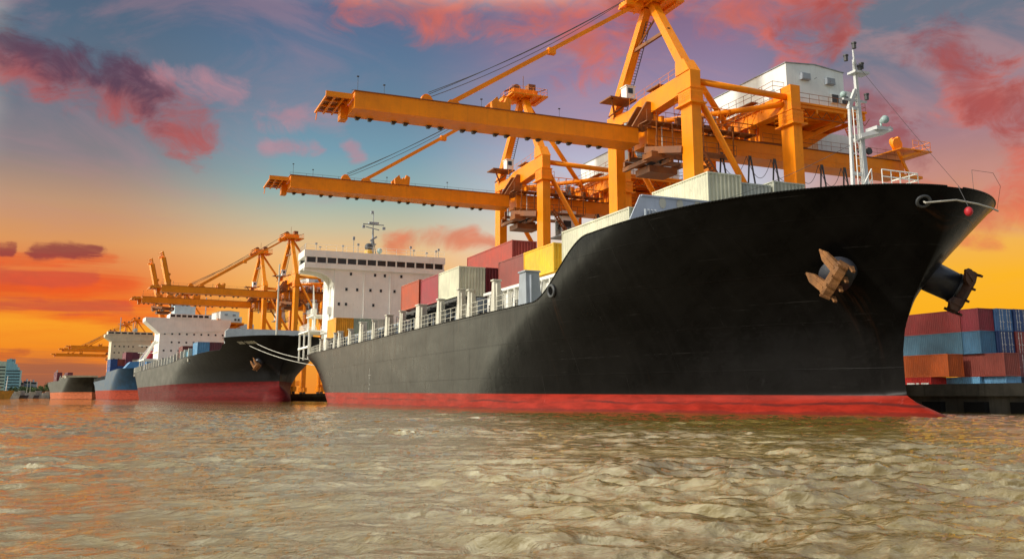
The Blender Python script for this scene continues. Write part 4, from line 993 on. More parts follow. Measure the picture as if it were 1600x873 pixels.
    if detail:
        for y0, y1 in ((76.9, 78.3), (81.7, 83.1)):
            m = MB(); m.box(47.6, 61.4, y0, y1, 28.75, 28.85); m.rail([(47.6, y0, 28.85), (61.4, y0, 28.85)], 1.05, 1.2, 0.03, 1)
            for x in np.arange(48, 61.3, 1.6): m.box(x, x + 0.12, y0, y1, 28.55, 28.74)
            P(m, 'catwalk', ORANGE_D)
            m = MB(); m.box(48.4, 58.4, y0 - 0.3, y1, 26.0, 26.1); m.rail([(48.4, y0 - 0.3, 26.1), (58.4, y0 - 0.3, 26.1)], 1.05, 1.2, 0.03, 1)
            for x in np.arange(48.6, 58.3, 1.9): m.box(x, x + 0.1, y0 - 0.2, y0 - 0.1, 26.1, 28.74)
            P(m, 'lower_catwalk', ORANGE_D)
        m = MB()
        for y in (77.0, 82.9):
            for z in (29.9, 31.2): m.tube((51, y, z), (61.6, y, z), 0.06, 5)
            for q in range(9):
                x = 51 + q * 1.17; m.tube((x, y, 28.9), (x + 1.17, y, 31.2) if q % 2 else (x + 1.17, y, 28.9 if q % 2 else 31.2), 0.04, 4); m.tube((x, y, 28.9), (x, y, 31.2), 0.04, 4)
        P(m, 'truss', ORANGE)
        m = MB(); m.rail([(XW - 0.5, YN + 1.5, 32.75), (XW - 0.5, YF - 4, 32.4)], 1.0, 1.5, 0.025, 1); P(m, 'beam_rail', ORANGE)
        m = MB()
        for x in np.arange(63.5, 73, 1.5): m.tube((x, 73.3, 31.1), (x + 0.75, 73.3, 30.2), 0.04, 4); m.tube((x + 0.75, 73.3, 30.2), (x + 1.5, 73.3, 31.1), 0.04, 4)
        m.tube((63.5, 73.3, 30.2), (73, 73.3, 30.2), 0.05, 5); P(m, 'truss', ORANGE_D)
        m = MB(); m.rail([(63.5, 78.5, 28.72), (84.2, 78.5, 28.72)], 1.0, 1.4, 0.022, 1); P(m, 'walkway_rail', ORANGE_D, gd)
        rr = random.Random(11)
        for k in range(20):
            x = 48 + k * 0.62 + rr.random() * 0.4; y = rr.choice((77.2, 77.8, 82.0)); w_ = rr.uniform(0.35, 0.9); h_ = rr.uniform(0.4, 1.5)
            m = MB(); m.box(x, x + w_, y, y + 0.5, 28.86, 28.86 + h_); m.box(x + 0.08, x + w_ - 0.08, y - 0.06, y - 0.002, 28.95, 28.8 + h_); P(m, 'electrical_cabinet', rr.choice((ORANGE, ORANGE_D, DGREY, GREYM)))
        m = MB(); m.box(47.2, 50.6, 83.6, 86.2, 33.35, 33.5); m.tube((47.6, 84, 33.3), (49.5, 86.8, 32.2), 0.12, 8); m.tube((50.0, 84, 33.3), (48.8, 87, 32.2), 0.1, 8); m.box(49.3, 51.2, 77.2, 79.6, 32.9, 33.05); P(m, 'sheave_platform', ORANGE_D)
        m = MB(); m.box(49.4, 50.5, 83.9, 85.1, 33.51, 35.0); m.box(49.3, 50.6, 83.8, 85.2, 35.002, 35.1); cb = P(m, 'checker_cabin', WHITE)
        m = MB(); m.box(49.6, 50.2, 83.86, 83.898, 34.2, 34.8); P(m, 'cabin_window', GLASS, cb)
        m = MB(); m.tube((49.8, 77.6, 28.9), (49.8, 77.6, 25.2), 0.05, 6); m.disc((49.8, 77.6, 25.3), (0, 1, 0), 0.22, 0.15, 12); P(m, 'hook_line', CREAM)
        # stair down behind the waterside leg
        m = MB()
        a = Vector((52.6, 75.2, 26.1)); b = Vector((56.2, 75.2, 21.2))
        for sy in (-0.35, 0.35): m.beam(a + Vector((0, sy, 0)), b + Vector((0, sy, 0)), 0.06, 0.22)
        for i in range(16): c = a.lerp(b, (i + 0.5) / 16); m.box(c.x - 0.13, c.x + 0.13, c.y - 0.33, c.y + 0.33, c.z - 0.02, c.z + 0.02)
        P(m, 'stair', ORANGE_D)
        m = MB()
        a = Vector((73.6, 76.4, 31.2)); b = Vector((76.2, 77.6, 28.7))
        for sy in (-0.35, 0.35): m.beam(a + Vector((0, sy, 0)), b + Vector((0, sy, 0)), 0.06, 0.2)
        for i in range(11): c = a.lerp(b, (i + 0.5) / 11); m.box(c.x - 0.13, c.x + 0.13, c.y - 0.33, c.y + 0.33, c.z - 0.02, c.z + 0.02)
        P(m, 'stair', ORANGE)
    # trolley hung under the girder with the spreader head
    tx = 50.6
    m = MB(); m.box(tx - 2.6, tx + 2.6, 77.4, 77.8, 25.2, 25.7); m.box(tx - 2.6, tx + 2.6, 82.2, 82.6, 25.2, 25.7)
    for x in (tx - 2.5, tx - 0.2, tx + 2.1): m.box(x, x + 0.4, 77.1, 82.9, 24.75, 25.18)
    for x in (tx - 2.4, tx + 2.2):
        for y in (78.2, 81.6): m.box(x, x + 0.25, y, y + 0.25, 25.7, 26.7)
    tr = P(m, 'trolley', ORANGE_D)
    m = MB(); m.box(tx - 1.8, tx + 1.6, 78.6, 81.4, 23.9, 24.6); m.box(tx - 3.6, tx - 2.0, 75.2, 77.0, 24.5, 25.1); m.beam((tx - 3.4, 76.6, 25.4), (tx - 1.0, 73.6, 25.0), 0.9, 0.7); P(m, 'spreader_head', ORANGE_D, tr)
    for y in (78.9, 81.1):
        m = MB(); m.disc((tx, y, 25.4), (0, 1, 0), 0.5, 0.25, 16); P(m, 'hoist_sheave', DGREY, tr)
    if cab:
        m = MB(); m.box(55.0, 57.6, 77.2, 79.4, 23.1, 25.6); m.box(54.9, 57.7, 77.1, 79.5, 25.602, 25.75); m.box(55.3, 57.4, 77.5, 79.2, 25.76, 26.7); cb = P(m, 'operator_cab', WHITE)
        m = MB(); m.box(55.2, 56.4, 77.14, 77.198, 23.5, 25.2); P(m, 'cab_window', GLASS, cb)
        m = MB(); m.box(54.94, 54.998, 77.4, 79.2, 23.3, 25.3); P(m, 'cab_window', GLASS, cb)
        m = MB(); m.box(54.4, 58.6, 76.4, 80.0, 22.9, 23.08); m.rail([(54.5, 76.5, 23.08), (58.5, 76.5, 23.08), (58.5, 79.9, 23.08)], 1.0, 0.9, 0.03); P(m, 'cab_platform', GREYM, cb)
    # machinery house
    hx0, hx1, hy0, hy1 = 63.4, 71.3, 74.0, 87.4
    m = MB(); m.prism([(hx0, 31.9), (hx1, 31.9), (hx1, 36.25), ((hx0 + hx1) / 2, 36.62), (hx0, 36.3)], 1, hy0, hy1)
    m.box(hx1 + 0.002, hx1 + 1.3, hy0 + 0.2, hy1 - 1, 31.9, 34.3)
    hs = P(m, 'machinery_house', HOUSE)
    m = MB(); c = (hx0 + hx1) / 2
    m.prism([(hx0 - 0.12, 36.31), (c, 36.63), (hx1 + 0.12, 36.26), (hx1 + 0.12, 36.34), (c, 36.72), (hx0 - 0.12, 36.39)], 1, hy0 - 0.12, hy1 + 0.12); P(m, 'roof', GREYM, hs)
    for x, z in ((65.2, 34.95), (68.6, 34.85)):
        m = MB(); m.box(x, x + 1.15, hy0 - 0.42, hy0 - 0.002, z - 0.3, z + 0.42); m.box(x + 0.06, x + 1.09, hy0 - 0.46, hy0 - 0.422, z - 0.22, z + 0.34); P(m, 'ventilator', GREYM, hs)
    for x in (69.2, 70.6):
        m = MB(); m.box(x, x + 1.05, hy0 - 0.28, hy0 - 0.002, 32.5, 33.55); g_ = P(m, 'louvre_box', HOUSE, hs)
        m = MB(); m.box(x + 0.08, x + 0.97, hy0 - 0.31, hy0 - 0.282, 32.58, 33.47); P(m, 'louvre', DGREY, g_)
    m = MB(); m.box(hx0 - 0.03, hx0 - 0.002, 76, 77, 32.0, 34.0); P(m, 'door', GREYM, hs)
    m = MB(); m.box(61.6, 73.4, 73.0, 88.2, 31.55, 31.75)
    for y in np.arange(73.2, 88, 1.55): m.box(61.7, 73.3, y, y + 0.16, 31.2, 31.548)
    for x in (62.6, 66.4, 70.2, 73.0): m.box(x, x + 0.25, 73.1, 88.1, 30.75, 31.198)
    m.prism([(63.2, 30.74), (73.2, 30.74), (70.0, 28.8), (63.2, 28.8)], 1, 78.7, 81.3)
    pf = P(m, 'house_platform', ORANGE)
    for y in (75.0, 85.0):
        m = MB(); m.beam((71.5, y, 30.9), (67.0, 79.0 if y < 80 else 81.0, 28.6), 0.35, 0.4); P(m, 'platform_strut', ORANGE, pf)
    if detail:
        m = MB(); m.rail([(61.7, 84, 31.75), (61.7, 73.1, 31.75), (73.3, 73.1, 31.75), (73.3, 80, 31.75)], 1.05, 1.3, 0.03, 1); P(m, 'platform_rail', ORANGE_D, pf)
        m = MB(); m.box(60.6, 61.5, 76.5, 84.5, 32.25, 32.35); m.rail([(60.6, 84.5, 32.35), (60.6, 76.5, 32.35), (61.5, 74.0, 33.0), (63.0, 74.0, 33.0)], 1.0, 1.3, 0.03, 1); P(m, 'gallery', ORANGE_D, pf)
    # electrical house further back and girder end gear
    m = MB(); m.box(74.2, 80.2, 81.8, 86.0, 29.2, 32.0); P(m, 'electrical_house', HOUSE)
    m = MB(); m.box(74.0, 80.4, 81.6, 86.2, 28.95, 29.18); P(m, 'rear_platform', ORANGE)
    m = MB(); m.box(82.3, 87.2, 77.0, 82.0, 29.6, 29.75); m.rail([(84.3, 77.1, 29.75), (87.1, 77.1, 29.75), (87.1, 81.9, 29.75)], 1.1, 1.1, 0.03); m.beam((82.6, 77.3, 28.6), (85.6, 77.3, 29.6), 0.25, 0.3); m.beam((84.0, 77.6, 26.4), (82.4, 77.6, 29.4), 0.22, 0.3); P(m, 'tail_platform', ORANGE)
    m = MB(); m.disc((83.3, 78.6, 30.6), (0, 1, 0), 0.75, 0.4, 18); m.disc((84.0, 79.6, 31.2), (0, 1, 0), 0.6, 0.4, 18); m.beam((83.2, 78.9, 29.7), (83.9, 78.9, 31.6), 0.5, 0.4); m.box(82.4, 86.0, 77.6, 78.4, 26.4, 26.7); P(m, 'rope_reel', ORANGE)
    for k, x in enumerate((76.2, 77.3, 78.6)):
        m = MB(); m.disc((x, 78.3, 29.2), (0, 1, 0), 0.42, 0.25, 16); P(m, 'rope_sheave', DGREY)
    # festoon cables
    if detail:
        xs = [57.2, 60.9, 64.2, 67.5, 70.8, 74.1, 77.4]
        for a, b in zip(xs, xs[1:]):
            m = MB(); m.path(sag((a, 78.2, 26.7), (b, 78.2, 26.7), 2.3, 14), 0.03, 5); P(m, 'festoon_cable', BLACKR)
            m = MB(); m.beam((a + 0.15, 77.9, 26.7), (a - 0.25, 77.9, 22.4), 0.16, 0.1); P(m, 'hanging_hose', BLACKR)
            m = MB(); m.beam((a + 0.3, 77.9, 26.7), (a + 0.95, 77.9, 22.4), 0.16, 0.1); P(m, 'hanging_hose', BLACKR)
        for k in range(2):
            m = MB(); m.path(sag((66.5 + k, 73.9, 35.2), (55.5, 78.3, 28.6), 0.3, 10), 0.02, 4); P(m, 'guy_wire', BLACKR)
    return root
G3 = 'orange ship to shore cranes along the quay'
near_crane = build_crane((50, 80, 1.65), 0, 'orange quay crane nearest the viewer, tallest in the picture, boom over the black bow', G3, cab=False)
def crane_copy(src, loc, rz, label):
    c = copy_tree(src); c.location = loc; c.rotation_euler = (0, 0, rz); c['label'] = label; return c
second = build_crane((50, 114.7, 1.65), 0, 'second orange quay crane, its boom tip lower left of the nearest boom', G3, cab=True)
QA = R(7.2)
third = crane_copy(second, (39.1, 247, 1.65), QA, 'third orange quay crane, apex just left of the white bridge of the nearest ship')
fourth = crane_copy(second, (35.2, 277, 1.65), QA, 'fourth orange quay crane, apex left of the third one, boom above the second ship')
raised = build_crane((21.5, 402, 1.65), R(10), 'orange crane with its boom raised upright, right one of two behind the second ship bridge', G3, cab=True, detail=False, raised=True)
crane_copy(raised, (17.8, 424, 1.65), R(10), 'orange crane with its boom raised upright, left one of two behind the second ship bridge')
flat = build_crane((4.5, 556, 1.65), R(8), 'distant brown orange crane, right one of two apexes above the blue ship bridge', G3, cab=True, detail=False)
crane_copy(flat, (-0.6, 588, 1.65), R(8), 'distant brown orange crane, left apex above the blue ship bridge')
crane_copy(flat, (-9.0, 660, 1.65), R(8), 'farthest crane with thin dark boom low over the last ship')

# move the trolley of the fourth crane out along its boom, over the second ship
for c in fourth.children:
    if c.name.startswith('trolley'): c.location.x -= 27.0
# ================================================================ SHIPS FURTHER ALONG THE QUAY
def ship_local(mb, name, mat, par, smooth=False): return mb.build(name, mat, par, smooth)
def bridge(root, xs, y, zs, zt, body=(-8.6, 10.5), deep=9, rows=5, cols=8, wheel=(-6.2, 4.7), wing_h=1.3, slope=3.4, mat=None, win=0.5):
    """accommodation block: main box, full width wing deck with haunched ends, wheelhouse band with windows, rows of ports"""
    mat = mat or WHITE
    m = MB(); m.box(body[0], body[1], y, y + deep, zs, zt - 2.6); sp_ = m.build('superstructure', mat, root)
    m = MB(); pr = [(xs[0], zt - 2.4), (xs[0], zt - 1.3), (xs[1], zt - 1.3), (xs[1], zt - 2.4), (body[1], zt - 2.6 - slope * 0.6), (body[0], zt - 2.6 - slope)]
    m.prism(pr, 1, y - 0.25, y + deep * 0.6); wg = m.build('bridge_wing', mat, sp_)
    m = MB(); m.box(wheel[0], wheel[1], y - 0.45, y + deep * 0.55, zt - 1.298, zt); wh = m.build('wheelhouse', mat, sp_)
    n = 7; st = (wheel[1] - wheel[0]) / n
    for i in range(n):
        m = MB(); m.box(wheel[0] + st * (i + 0.12), wheel[0] + st * (i + 0.88), y - 0.5, y - 0.452, zt - 0.95, zt - 0.25); m.build('bridge_window', GLASS, sp_)
    H_ = (zt - 5.0 - zs) / rows; rr = random.Random(int(y) + 5)
    for r in range(rows):
        for c in range(cols):
            if rr.random() < 0.2: continue
            x = body[0] + 1.4 + (body[1] - body[0] - 3.0) * c / (cols - 1); z = zs + 1.5 + r * H_
            m = MB(); m.box(x - win / 2, x + win / 2, y - 0.06, y + 0.02, z - win / 2, z + win / 2); m.build('window', GLASS, sp_)
    return sp_
def side_posts(hl, root, ys, h_, wd=0.7, mat=None, dp=0.8):
    for y in ys:
        e = hl.edge(y); m = MB(); x0 = e[0] + 0.1; m.box(x0, x0 + dp, y - wd / 2, y + wd / 2, e[2] - 1.0, e[2] + h_); m.build('stanchion', mat or CREAM, root)

# ---- second ship
r2z = R(5.04)
s2 = empty('container_ship', (28.3, 171.5, 0), r2z, 'black and grey container ship with dark red bottom, moored behind the nearest ship', 'ship')
RED2 = hull_mat('black_hull_dull_red', (0.010, 0.010, 0.011), (0.10, 0.008, 0.008), 3.9, -0.002, 0.35, ((8, 7.0, 4, 0.8),), 0.34)
h2 = Hull(150, 26, [(-2.2, 7.0), (-0.5, 4.4), (1.0, 4.6), (2.2, 6.5), (3.2, 8.0), (5.5, 7.6), (8.0, 4.6), (10.0, 2.0), (12.0, 0.0)],
          [(0, 12.1), (10.5, 12.0), (12, 11.0), (17, 9.9), (36, 9.3), (70, 8.6), (150, 8.3)], 12.0, 60, 26, 1.8, bulb=(0.2, 2.6, 2.3, 4.0))
add_hull(h2, s2, RED2, GREYM, 1.0, 160, 26)
bridge(s2, (-13.0, 11.5), 119, 8.0, 25.4, (-8.8, 10.9), 12, 5, 9, (-6.3, 5.0))
m = MB(); m.box(-4.5, 1.5, 123, 130, 25.5, 28.2); m.build('monkey_island_house', paint('pale_blue', (0.42, 0.52, 0.58), 0.5, 0.1, 0.05), s2)
m = MB(); m.box(-3.4, 1.2, 131.5, 139, 8, 30.5); m.build('funnel', paint('funnel_blue', (0.25, 0.38, 0.48), 0.5, 0.1, 0.05), s2)
m = MB(); m.tube((4.4, 122, 25.4), (4.4, 122, 31.0), 0.16, 6); m.box(3.2, 5.6, 121.9, 122.1, 29.5, 29.7); m.beam((-5.5, 121, 25.4), (-5.5, 121, 27.0), 0.1, 0.1); m.build('radar_mast', GREYM, s2)
# tall grey breakwater with bevelled end
m = MB(); m.prism([(-8.0, 9.5), (10, 9.5), (10, 14.6), (-7.4, 14.6), (-8.0, 14.0)], 1, 21.5, 22.3); m.build('breakwater', paint('breakwater_grey', (0.48, 0.52, 0.52), 0.55, 0.12, 0.05), s2)
m = MB(); m.prism([(-5.0, 9.0), (10.0, 9.0), (10.0, 14.2), (-5.0, 14.2)], 1, 23.5, 28.5); m.build('forward_house', paint('house_grey_green', (0.27, 0.31, 0.29), 0.55, 0.12, 0.05), s2)
m = MB(); m.tube((0.0, 12.0, 11), (0.0, 12.0, 27.0), 0.22, 8, 0.14); m.tube((0, 12, 24), (0.6, 12, 26.0), 0.1, 6); m.box(-0.5, 0.5, 11.8, 12.2, 24.6, 24.75); m.build('foremast', CREAM, s2)
side_posts(h2, s2, [36 + i * 5.2 for i in range(16)], 1.8, 0.55)
side_posts(h2, s2, [124 + i * 3.2 for i in range(8)], 1.6, 0.5)
m = MB(); m.box(-12.6, -8.82, 119.5, 133, 11.6, 12.0)
for y in (120, 126, 132): m.box(-12.5, -12.2, y, y + 0.3, 8.5, 11.59)
m.build('boat_deck', WHITE, s2)
m = MB(); m.beam((-12.0, 128, 12.1), (-9.2, 128, 17.5), 0.5, 0.5); m.beam((-12.0, 123, 12.1), (-9.2, 123, 17.5), 0.5, 0.5); m.build('boat_davit', WHITE, s2)
m = MB()
for k in range(3): m.box(-12.9, -8.9, 134, 134.2, 12 + k * 2.2, 12.15 + k * 2.2)
m.box(-9.3, -8.81, 121, 130, 14, 14.2); m.box(-9.3, -8.81, 121, 130, 17.0, 17.2); m.build('side_gallery', WHITE, s2)
p, n = hull_frame(h2, 9.5, 7.6, -1)
m = MB(); m.tube(p - n * 0.8, p + n * 0.9, 0.9, 18); m.build('hawse_pipe', BLUEBLK, s2, True)
anchor(s2, p + n * 1.0, n, Vector((0.5, -0.35, 0.8)), paint('anchor_ochre', (0.34, 0.15, 0.05), 0.7, 0.4, 0.3, 1.5), 1.1, 0.4, -1)
# lettering on the bow, too faded to read: a row of worn pale characters
def glyph_row(root, hl, y0, y1, z, hh, n):
    rr = random.Random(4); q = (y1 - y0) / n
    for i in range(n):
        if i == 6: continue
        m = MB()
        for part in range(3):
            y = y0 + q * i + rr.random() * q * 0.2; zz = z + part * hh / 3
            x = -hl.half(y, zz); w_ = q * (0.62 if part != 1 else rr.uniform(0.3, 0.6))
            m.add([(x - 0.03, y, zz), (-hl.half(y + w_, zz) - 0.03, y + w_, zz), (-hl.half(y + w_, zz + hh * 0.22) - 0.03, y + w_, zz + hh * 0.22), (-hl.half(y, zz + hh * 0.22) - 0.03, y, zz + hh * 0.22)], [(0, 1, 2, 3), (3, 2, 1, 0)])
        yv = y0 + q * i + 0.05
        m.add([(-hl.half(yv, z) - 0.03, yv, z), (-hl.half(yv + 0.18, z) - 0.03, yv + 0.18, z), (-hl.half(yv + 0.18, z + hh * 0.9) - 0.03, yv + 0.18, z + hh * 0.9), (-hl.half(yv, z + hh * 0.9) - 0.03, yv, z + hh * 0.9)], [(0, 1, 2, 3), (3, 2, 1, 0)])
        m._build('name_letter', CREAM, root)
glyph_row(s2, h2, 4.6, 8.4, 10.75, 0.5, 11)
# its containers
def on_ship(root_loc, rz, lx, ly, z):
    c_, s_ = math.cos(rz), math.sin(rz); return (root_loc[0] + lx * c_ - ly * s_, root_loc[1] + lx * s_ + ly * c_, z)
G4 = 'containers on the second ship'
for lx, ly, z, L, c, cn, lb in [
    (-12.0, 29.5, 9.6, 6, (0.10, 0.27, 0.46), 'mid_blue', 'bright blue container in the short row before the second ship bridge'),
    (-9.5, 29.5, 9.6, 6, (0.13, 0.02, 0.03), 'plum', 'plum dark container next to the bright blue one on the second ship'),
    (-7.0, 29.5, 9.6, 6, (0.22, 0.045, 0.035), 'rusty_maroon', 'rusty maroon container beside the grey plating on the second ship'),
    (-12.4, 47.0, 9.6, 6, (0.18, 0.035, 0.03), 'small_maroon', 'maroon container half hidden behind the bright blue one on the second ship'),
    (-12.4, 36.0, 8.0, 6, (0.12, 0.32, 0.44), 'cyan_blue', 'light cyan blue container standing lower beside the second ship bridge'),
    (-9.9, 47.0, 9.6, 6, (0.45, 0.42, 0.38), 'stone', 'stone coloured container behind the plum one on the second ship'),
    (-9.9, 124.0 + 13, 9.2, 6, (0.05, 0.19, 0.42), 'azure', 'azure container end at the stern of the second ship')]:
    container(*on_ship((28.3, 171.5), r2z, lx, ly, z), L, c, cn, lb, G4, rz=r2z, doors=False, big=False)
# mooring ropes from the second ship bow to the near ship stern
for k, (a, b, lb) in enumerate([((22.6, 175.8, 10.7), (26.9, 141.2, 6.5), 'upper pale mooring rope from the second ship bow to the nearest ship stern'),
                ((21.5, 177.6, 10.4), (27.6, 141.2, 5.6), 'lower pale mooring rope from the second ship bow to the nearest ship stern')]):
    m = MB(); m.path(sag(a, b, 0.5), 0.05, 6); o = m.build('mooring_rope', ROPE); tag(o, lb, 'rope', 'mooring ropes between the two ships')

# ---- third ship (blue)
r3z = R(6.2)
s3 = empty('cargo_ship', (9.5, 335, 0), r3z, 'blue hulled cargo ship with orange red bottom and pale bridge, third along the quay', 'ship')
BLUEH = hull_mat('blue_hull', (0.014, 0.048, 0.10), (0.30, 0.045, 0.022), 3.3, 0.002, 0.3, (), 0.36)
h3 = Hull(112, 20, [(-2.2, 6.0), (0.5, 5.0), (3.0, 6.0), (6.0, 4.5), (10.4, 0)], [(0, 10.6), (52, 10.3), (56, 7.6), (112, 7.2)], 10.4, 34, 16, 1.6, bulb=(-0.4, 2.2, 1.6, 3.2))
add_hull(h3, s3, BLUEH, GREYM, 1.0, 120, 20)
CREAMS = paint('aged_cream', (0.66, 0.58, 0.40), 0.5, 0.12, 0.1, 0.6)
bridge(s3, (-9.0, 11.0), 80, 7.0, 27.8, (-6.4, 9.0), 10, 6, 8, (-8.0, 9.6), slope=1.6, mat=CREAMS, win=0.55)
side_posts(h3, s3, [58 + i * 3.6 for i in range(14)], 1.5, 0.5, DGREY)
m = MB(); m.box(-9.3, -6.0, 66, 110, 7.0, 7.6); m.build('deck_gear', DGREY, s3)
m = MB(); m.tube((-3, 84, 27.8), (-3, 84, 34), 0.2, 6); m.tube((2, 84, 27.8), (2, 84, 32), 0.15, 6); m.box(-4, -2, 83.9, 84.1, 31, 31.2); m.ball((3, 84, 28.8), 0.9, 10); m.build('radar_mast', GREYM, s3)
m = MB(); m.prism([(-8.8, 9.0), (-5.5, 13.2), (2, 13.8), (2, 9.0)], 1, 18, 26); m.build('hatch_cover', paint('tarpaulin_blue', (0.07, 0.22, 0.42), 0.6, 0.15), s3)
m = MB(); m.beam((-4, 28, 10), (2, 28, 19), 0.8, 0.9); m.beam((8, 28, 10), (2, 28, 19), 0.8, 0.9); m.build('deck_crane', WHITE, s3)
m = MB(); m.ball((2.2, 27, 15.5), 2.0, 14, 1.1); m.build('crane_drum', REDP, s3, True)
G5 = 'containers on the blue ship'
for lx, ly, z, c, cn, lb in [(-9.6, 44, 9.9, (0.02, 0.07, 0.25), 'cobalt', 'cobalt blue container, lower left of the pile on the blue ship'), (-9.6, 44, 12.5, (0.02, 0.065, 0.22), 'cobalt_dark', 'darker cobalt container, upper left of the pile on the blue ship'),
    (-7.1, 44, 9.9, (0.02, 0.08, 0.27), 'ultramarine', 'ultramarine container, lower middle of the pile on the blue ship'), (-7.1, 44, 12.5, (0.26, 0.05, 0.03), 'red_end', 'red container end, upper middle of the pile on the blue ship'),
    (-4.6, 42, 9.9, (0.03, 0.04, 0.08), 'blue_black', 'blue black container below the tall maroon one on the blue ship'), (-4.6, 42, 12.5, (0.16, 0.03, 0.05), 'mulberry', 'mulberry container in the tall part of the pile on the blue ship'),
    (-4.6, 42, 15.1, (0.18, 0.025, 0.045), 'mulberry_top', 'topmost mulberry container of the pile on the blue ship'), (-2.1, 42, 15.1, (0.14, 0.02, 0.04), 'dark_mulberry', 'dark mulberry container right of the topmost one on the blue ship')]:
    container(*on_ship((9.5, 335), r3z, lx, ly, z), 12.0, c, cn, lb, G5, rz=r3z, doors=False, big=False)

# ---- fourth ship
r4z = R(10.5)
s4 = empty('cargo_ship', (-12.0, 468, 0), r4z, 'dull grey barge like cargo ship with orange bottom, farthest left of the moored ships', 'ship')
GREYH = hull_mat('grey_hull', (0.028, 0.025, 0.020), (0.46, 0.13, 0.055), 3.2, 0.0, 0.3, (), 0.4)
h4 = Hull(92, 19, [(-2.2, 5.0), (0.5, 4.2), (3.0, 5.0), (10.0, 0)], [(0, 9.9), (34, 9.7), (40, 11.4), (46, 8.8), (92, 8.6)], 9.4, 30, 14, 1.0)
add_hull(h4, s4, GREYH, CREAMS, 1.0, 90, 16)
m = MB(); m.box(-8.2, 6, 30, 42, 9.0, 11.0); m.box(-8.4, 6.2, 29.8, 42.2, 11.002, 11.3); m.build('deckhouse', paint('dull_beige', (0.40, 0.36, 0.27), 0.6, 0.2, 0.1), s4)
m = MB(); m.tube((-6, 80, 8), (-6, 80, 15), 0.2, 6); m.tube((-6, 80, 15), (-8, 77, 13), 0.12, 6); m.build('deck_davit', GREYM, s4)
for lx, ly, z, c, cn, lb in [(-8.6, 60, 8.2, (0.15, 0.02, 0.035), 'garnet', 'garnet red container, outermost low one on the farthest grey ship'), (-6.1, 60, 8.2, (0.13, 0.02, 0.03), 'garnet_inner', 'garnet red container, inner low one on the farthest grey ship'),
    (-8.6, 60, 10.8, (0.14, 0.02, 0.04), 'garnet_top', 'garnet red container, outermost upper one on the farthest grey ship'), (-3.6, 60, 10.8, (0.14, 0.022, 0.04), 'garnet_right', 'garnet red container, right end upper one on the farthest grey ship')]:
    container(*on_ship((-12, 468), r4z, lx, ly, z), 12.0, c, cn, lb, 'containers on the farthest ship', rz=r4z, doors=False, big=False)

# ================================================================ QUAY SIDE GEAR SEEN BETWEEN THE TWO SHIPS
o = empty('stacker_truck', (50.5, 181, 1.65), 0, 'orange wheeled quay machine seen in the gap between the nearest and second ships', 'vehicle')
m = MB(); m.box(-4.5, 2.0, -1.5, 1.5, 1.0, 3.2); m.box(-4.2, -1.6, -1.3, 1.3, 3.202, 5.2); m.beam((1.8, 0, 2.0), (-1.5, 0, 7.2), 0.9, 0.8); m.box(-4.9, 2.3, -1.7, -1.502, 1.5, 1.8); m.build('body', ORANGE, o)
m = MB(); m.box(-3.9, -1.9, -1.36, -1.302, 3.7, 4.8); m.build('cab_window', GLASS, o)
for x in (-3.4, -0.8, 1.2):
    for y in (-1.5, 1.5):
        m = MB(); m.disc((x, y, 0.6), (0, 1, 0), 0.6, 0.4, 16); m.build('wheel', DGREY, o)
container(47.6, 171.0, 1.65, 6.0, (0.04, 0.16, 0.38), 'gap_blue', 'blue container on the quay edge, seen low between the two ship hulls', None, doors=False, big=False)

# ================================================================ FAR BANK: towers, trees, sheds, boats
land = MB()
vs = [(-420, 640, -1), (-420, 640, 1.4), (-60, 800, 1.4), (-60, 800, -1)]
land.add([(-1200, 700, -1), (-1200, 700, 1.2), (-60, 905, 1.2), (-60, 905, -1), (-1200, 6000, 1.2), (600, 6000, 1.2), (600, 905, 1.2), (600, 905, -1)], [(0, 1, 2, 3), (3, 2, 6, 7), (1, 4, 5, 6, 2)])
o = land.build('far_bank', CONC); tag(o, kind='structure')
def px_dir_x(px, Y): return Y * math.tan(AZ + math.atan((px - 800) / 1440.0))
def far_building(px0, px1, Y, ytop, label, mat, steps=None, cat='building', ngrid=(5, 6)):
    x0, x1 = px_dir_x(px0, Y), px_dir_x(px1, Y); h_ = (620 - ytop) / 1440 * Y * 1.0
    o = empty('apartment_tower' if h_ > 22 else 'warehouse_block', ((x0 + x1) / 2, Y, 1.2), 0, label, cat, 'buildings on the far bank')
    w_ = (x1 - x0) / 2; m = MB()
    if steps:
        k = len(steps)
        for i, f in enumerate(steps): a = -w_ + 2 * w_ * i / k; m.box(a + 0.002 * i, a + 2 * w_ / k, 0.0, 14.0 + i * 0.01, 0, h_ * f)
    else: m.box(-w_, w_, 0, 12, 0, h_)
    m._build('wall', mat, o)
    top = h_ * (min(steps) if steps else 1.0)
    for i in range(ngrid[0]):
        m = MB(); z = top * (i + 0.55) / ngrid[0]; m.box(-w_ * 0.94, w_ * 0.94, -0.15, -0.01, z, z + top / ngrid[0] * 0.35); m._build('window_band', GLASS, o)
    m = MB(); m.box(-w_ * 0.3, w_ * 0.1, 3, 8, h_ * (steps[len(steps) // 2 - 1] if steps else 1) - 0.5, h_ * (steps[len(steps) // 2 - 1] if steps else 1) + 2.2); m._build('roof_house', GREYM, o)
    return o
far_building(-30, 5, 980, 571, 'pale stone tower block cut by the left edge of the picture', paint('city_pale', (0.42, 0.44, 0.34), 0.6, 0.15), [0.85, 1.0, 0.98], ngrid=(9, 4))
far_building(5, 28, 970, 568, 'teal glass tower block stepping down to the right at the far left', CITY[0], [0.98, 1.0, 0.93, 0.86, 0.78, 0.7], ngrid=(9, 4))
rr = random.Random(21)
xx = -20
names = ['bluish', 'slate', 'grey', 'brownish', 'dark', 'violet grey', 'dim', 'dusky']
places = ['under the left edge', 'below the pale tower', 'below the teal tower', 'right of the teal tower', 'left of the tall masts', 'between the masts', 'right of the masts', 'nearest the grey ship']
k = 0
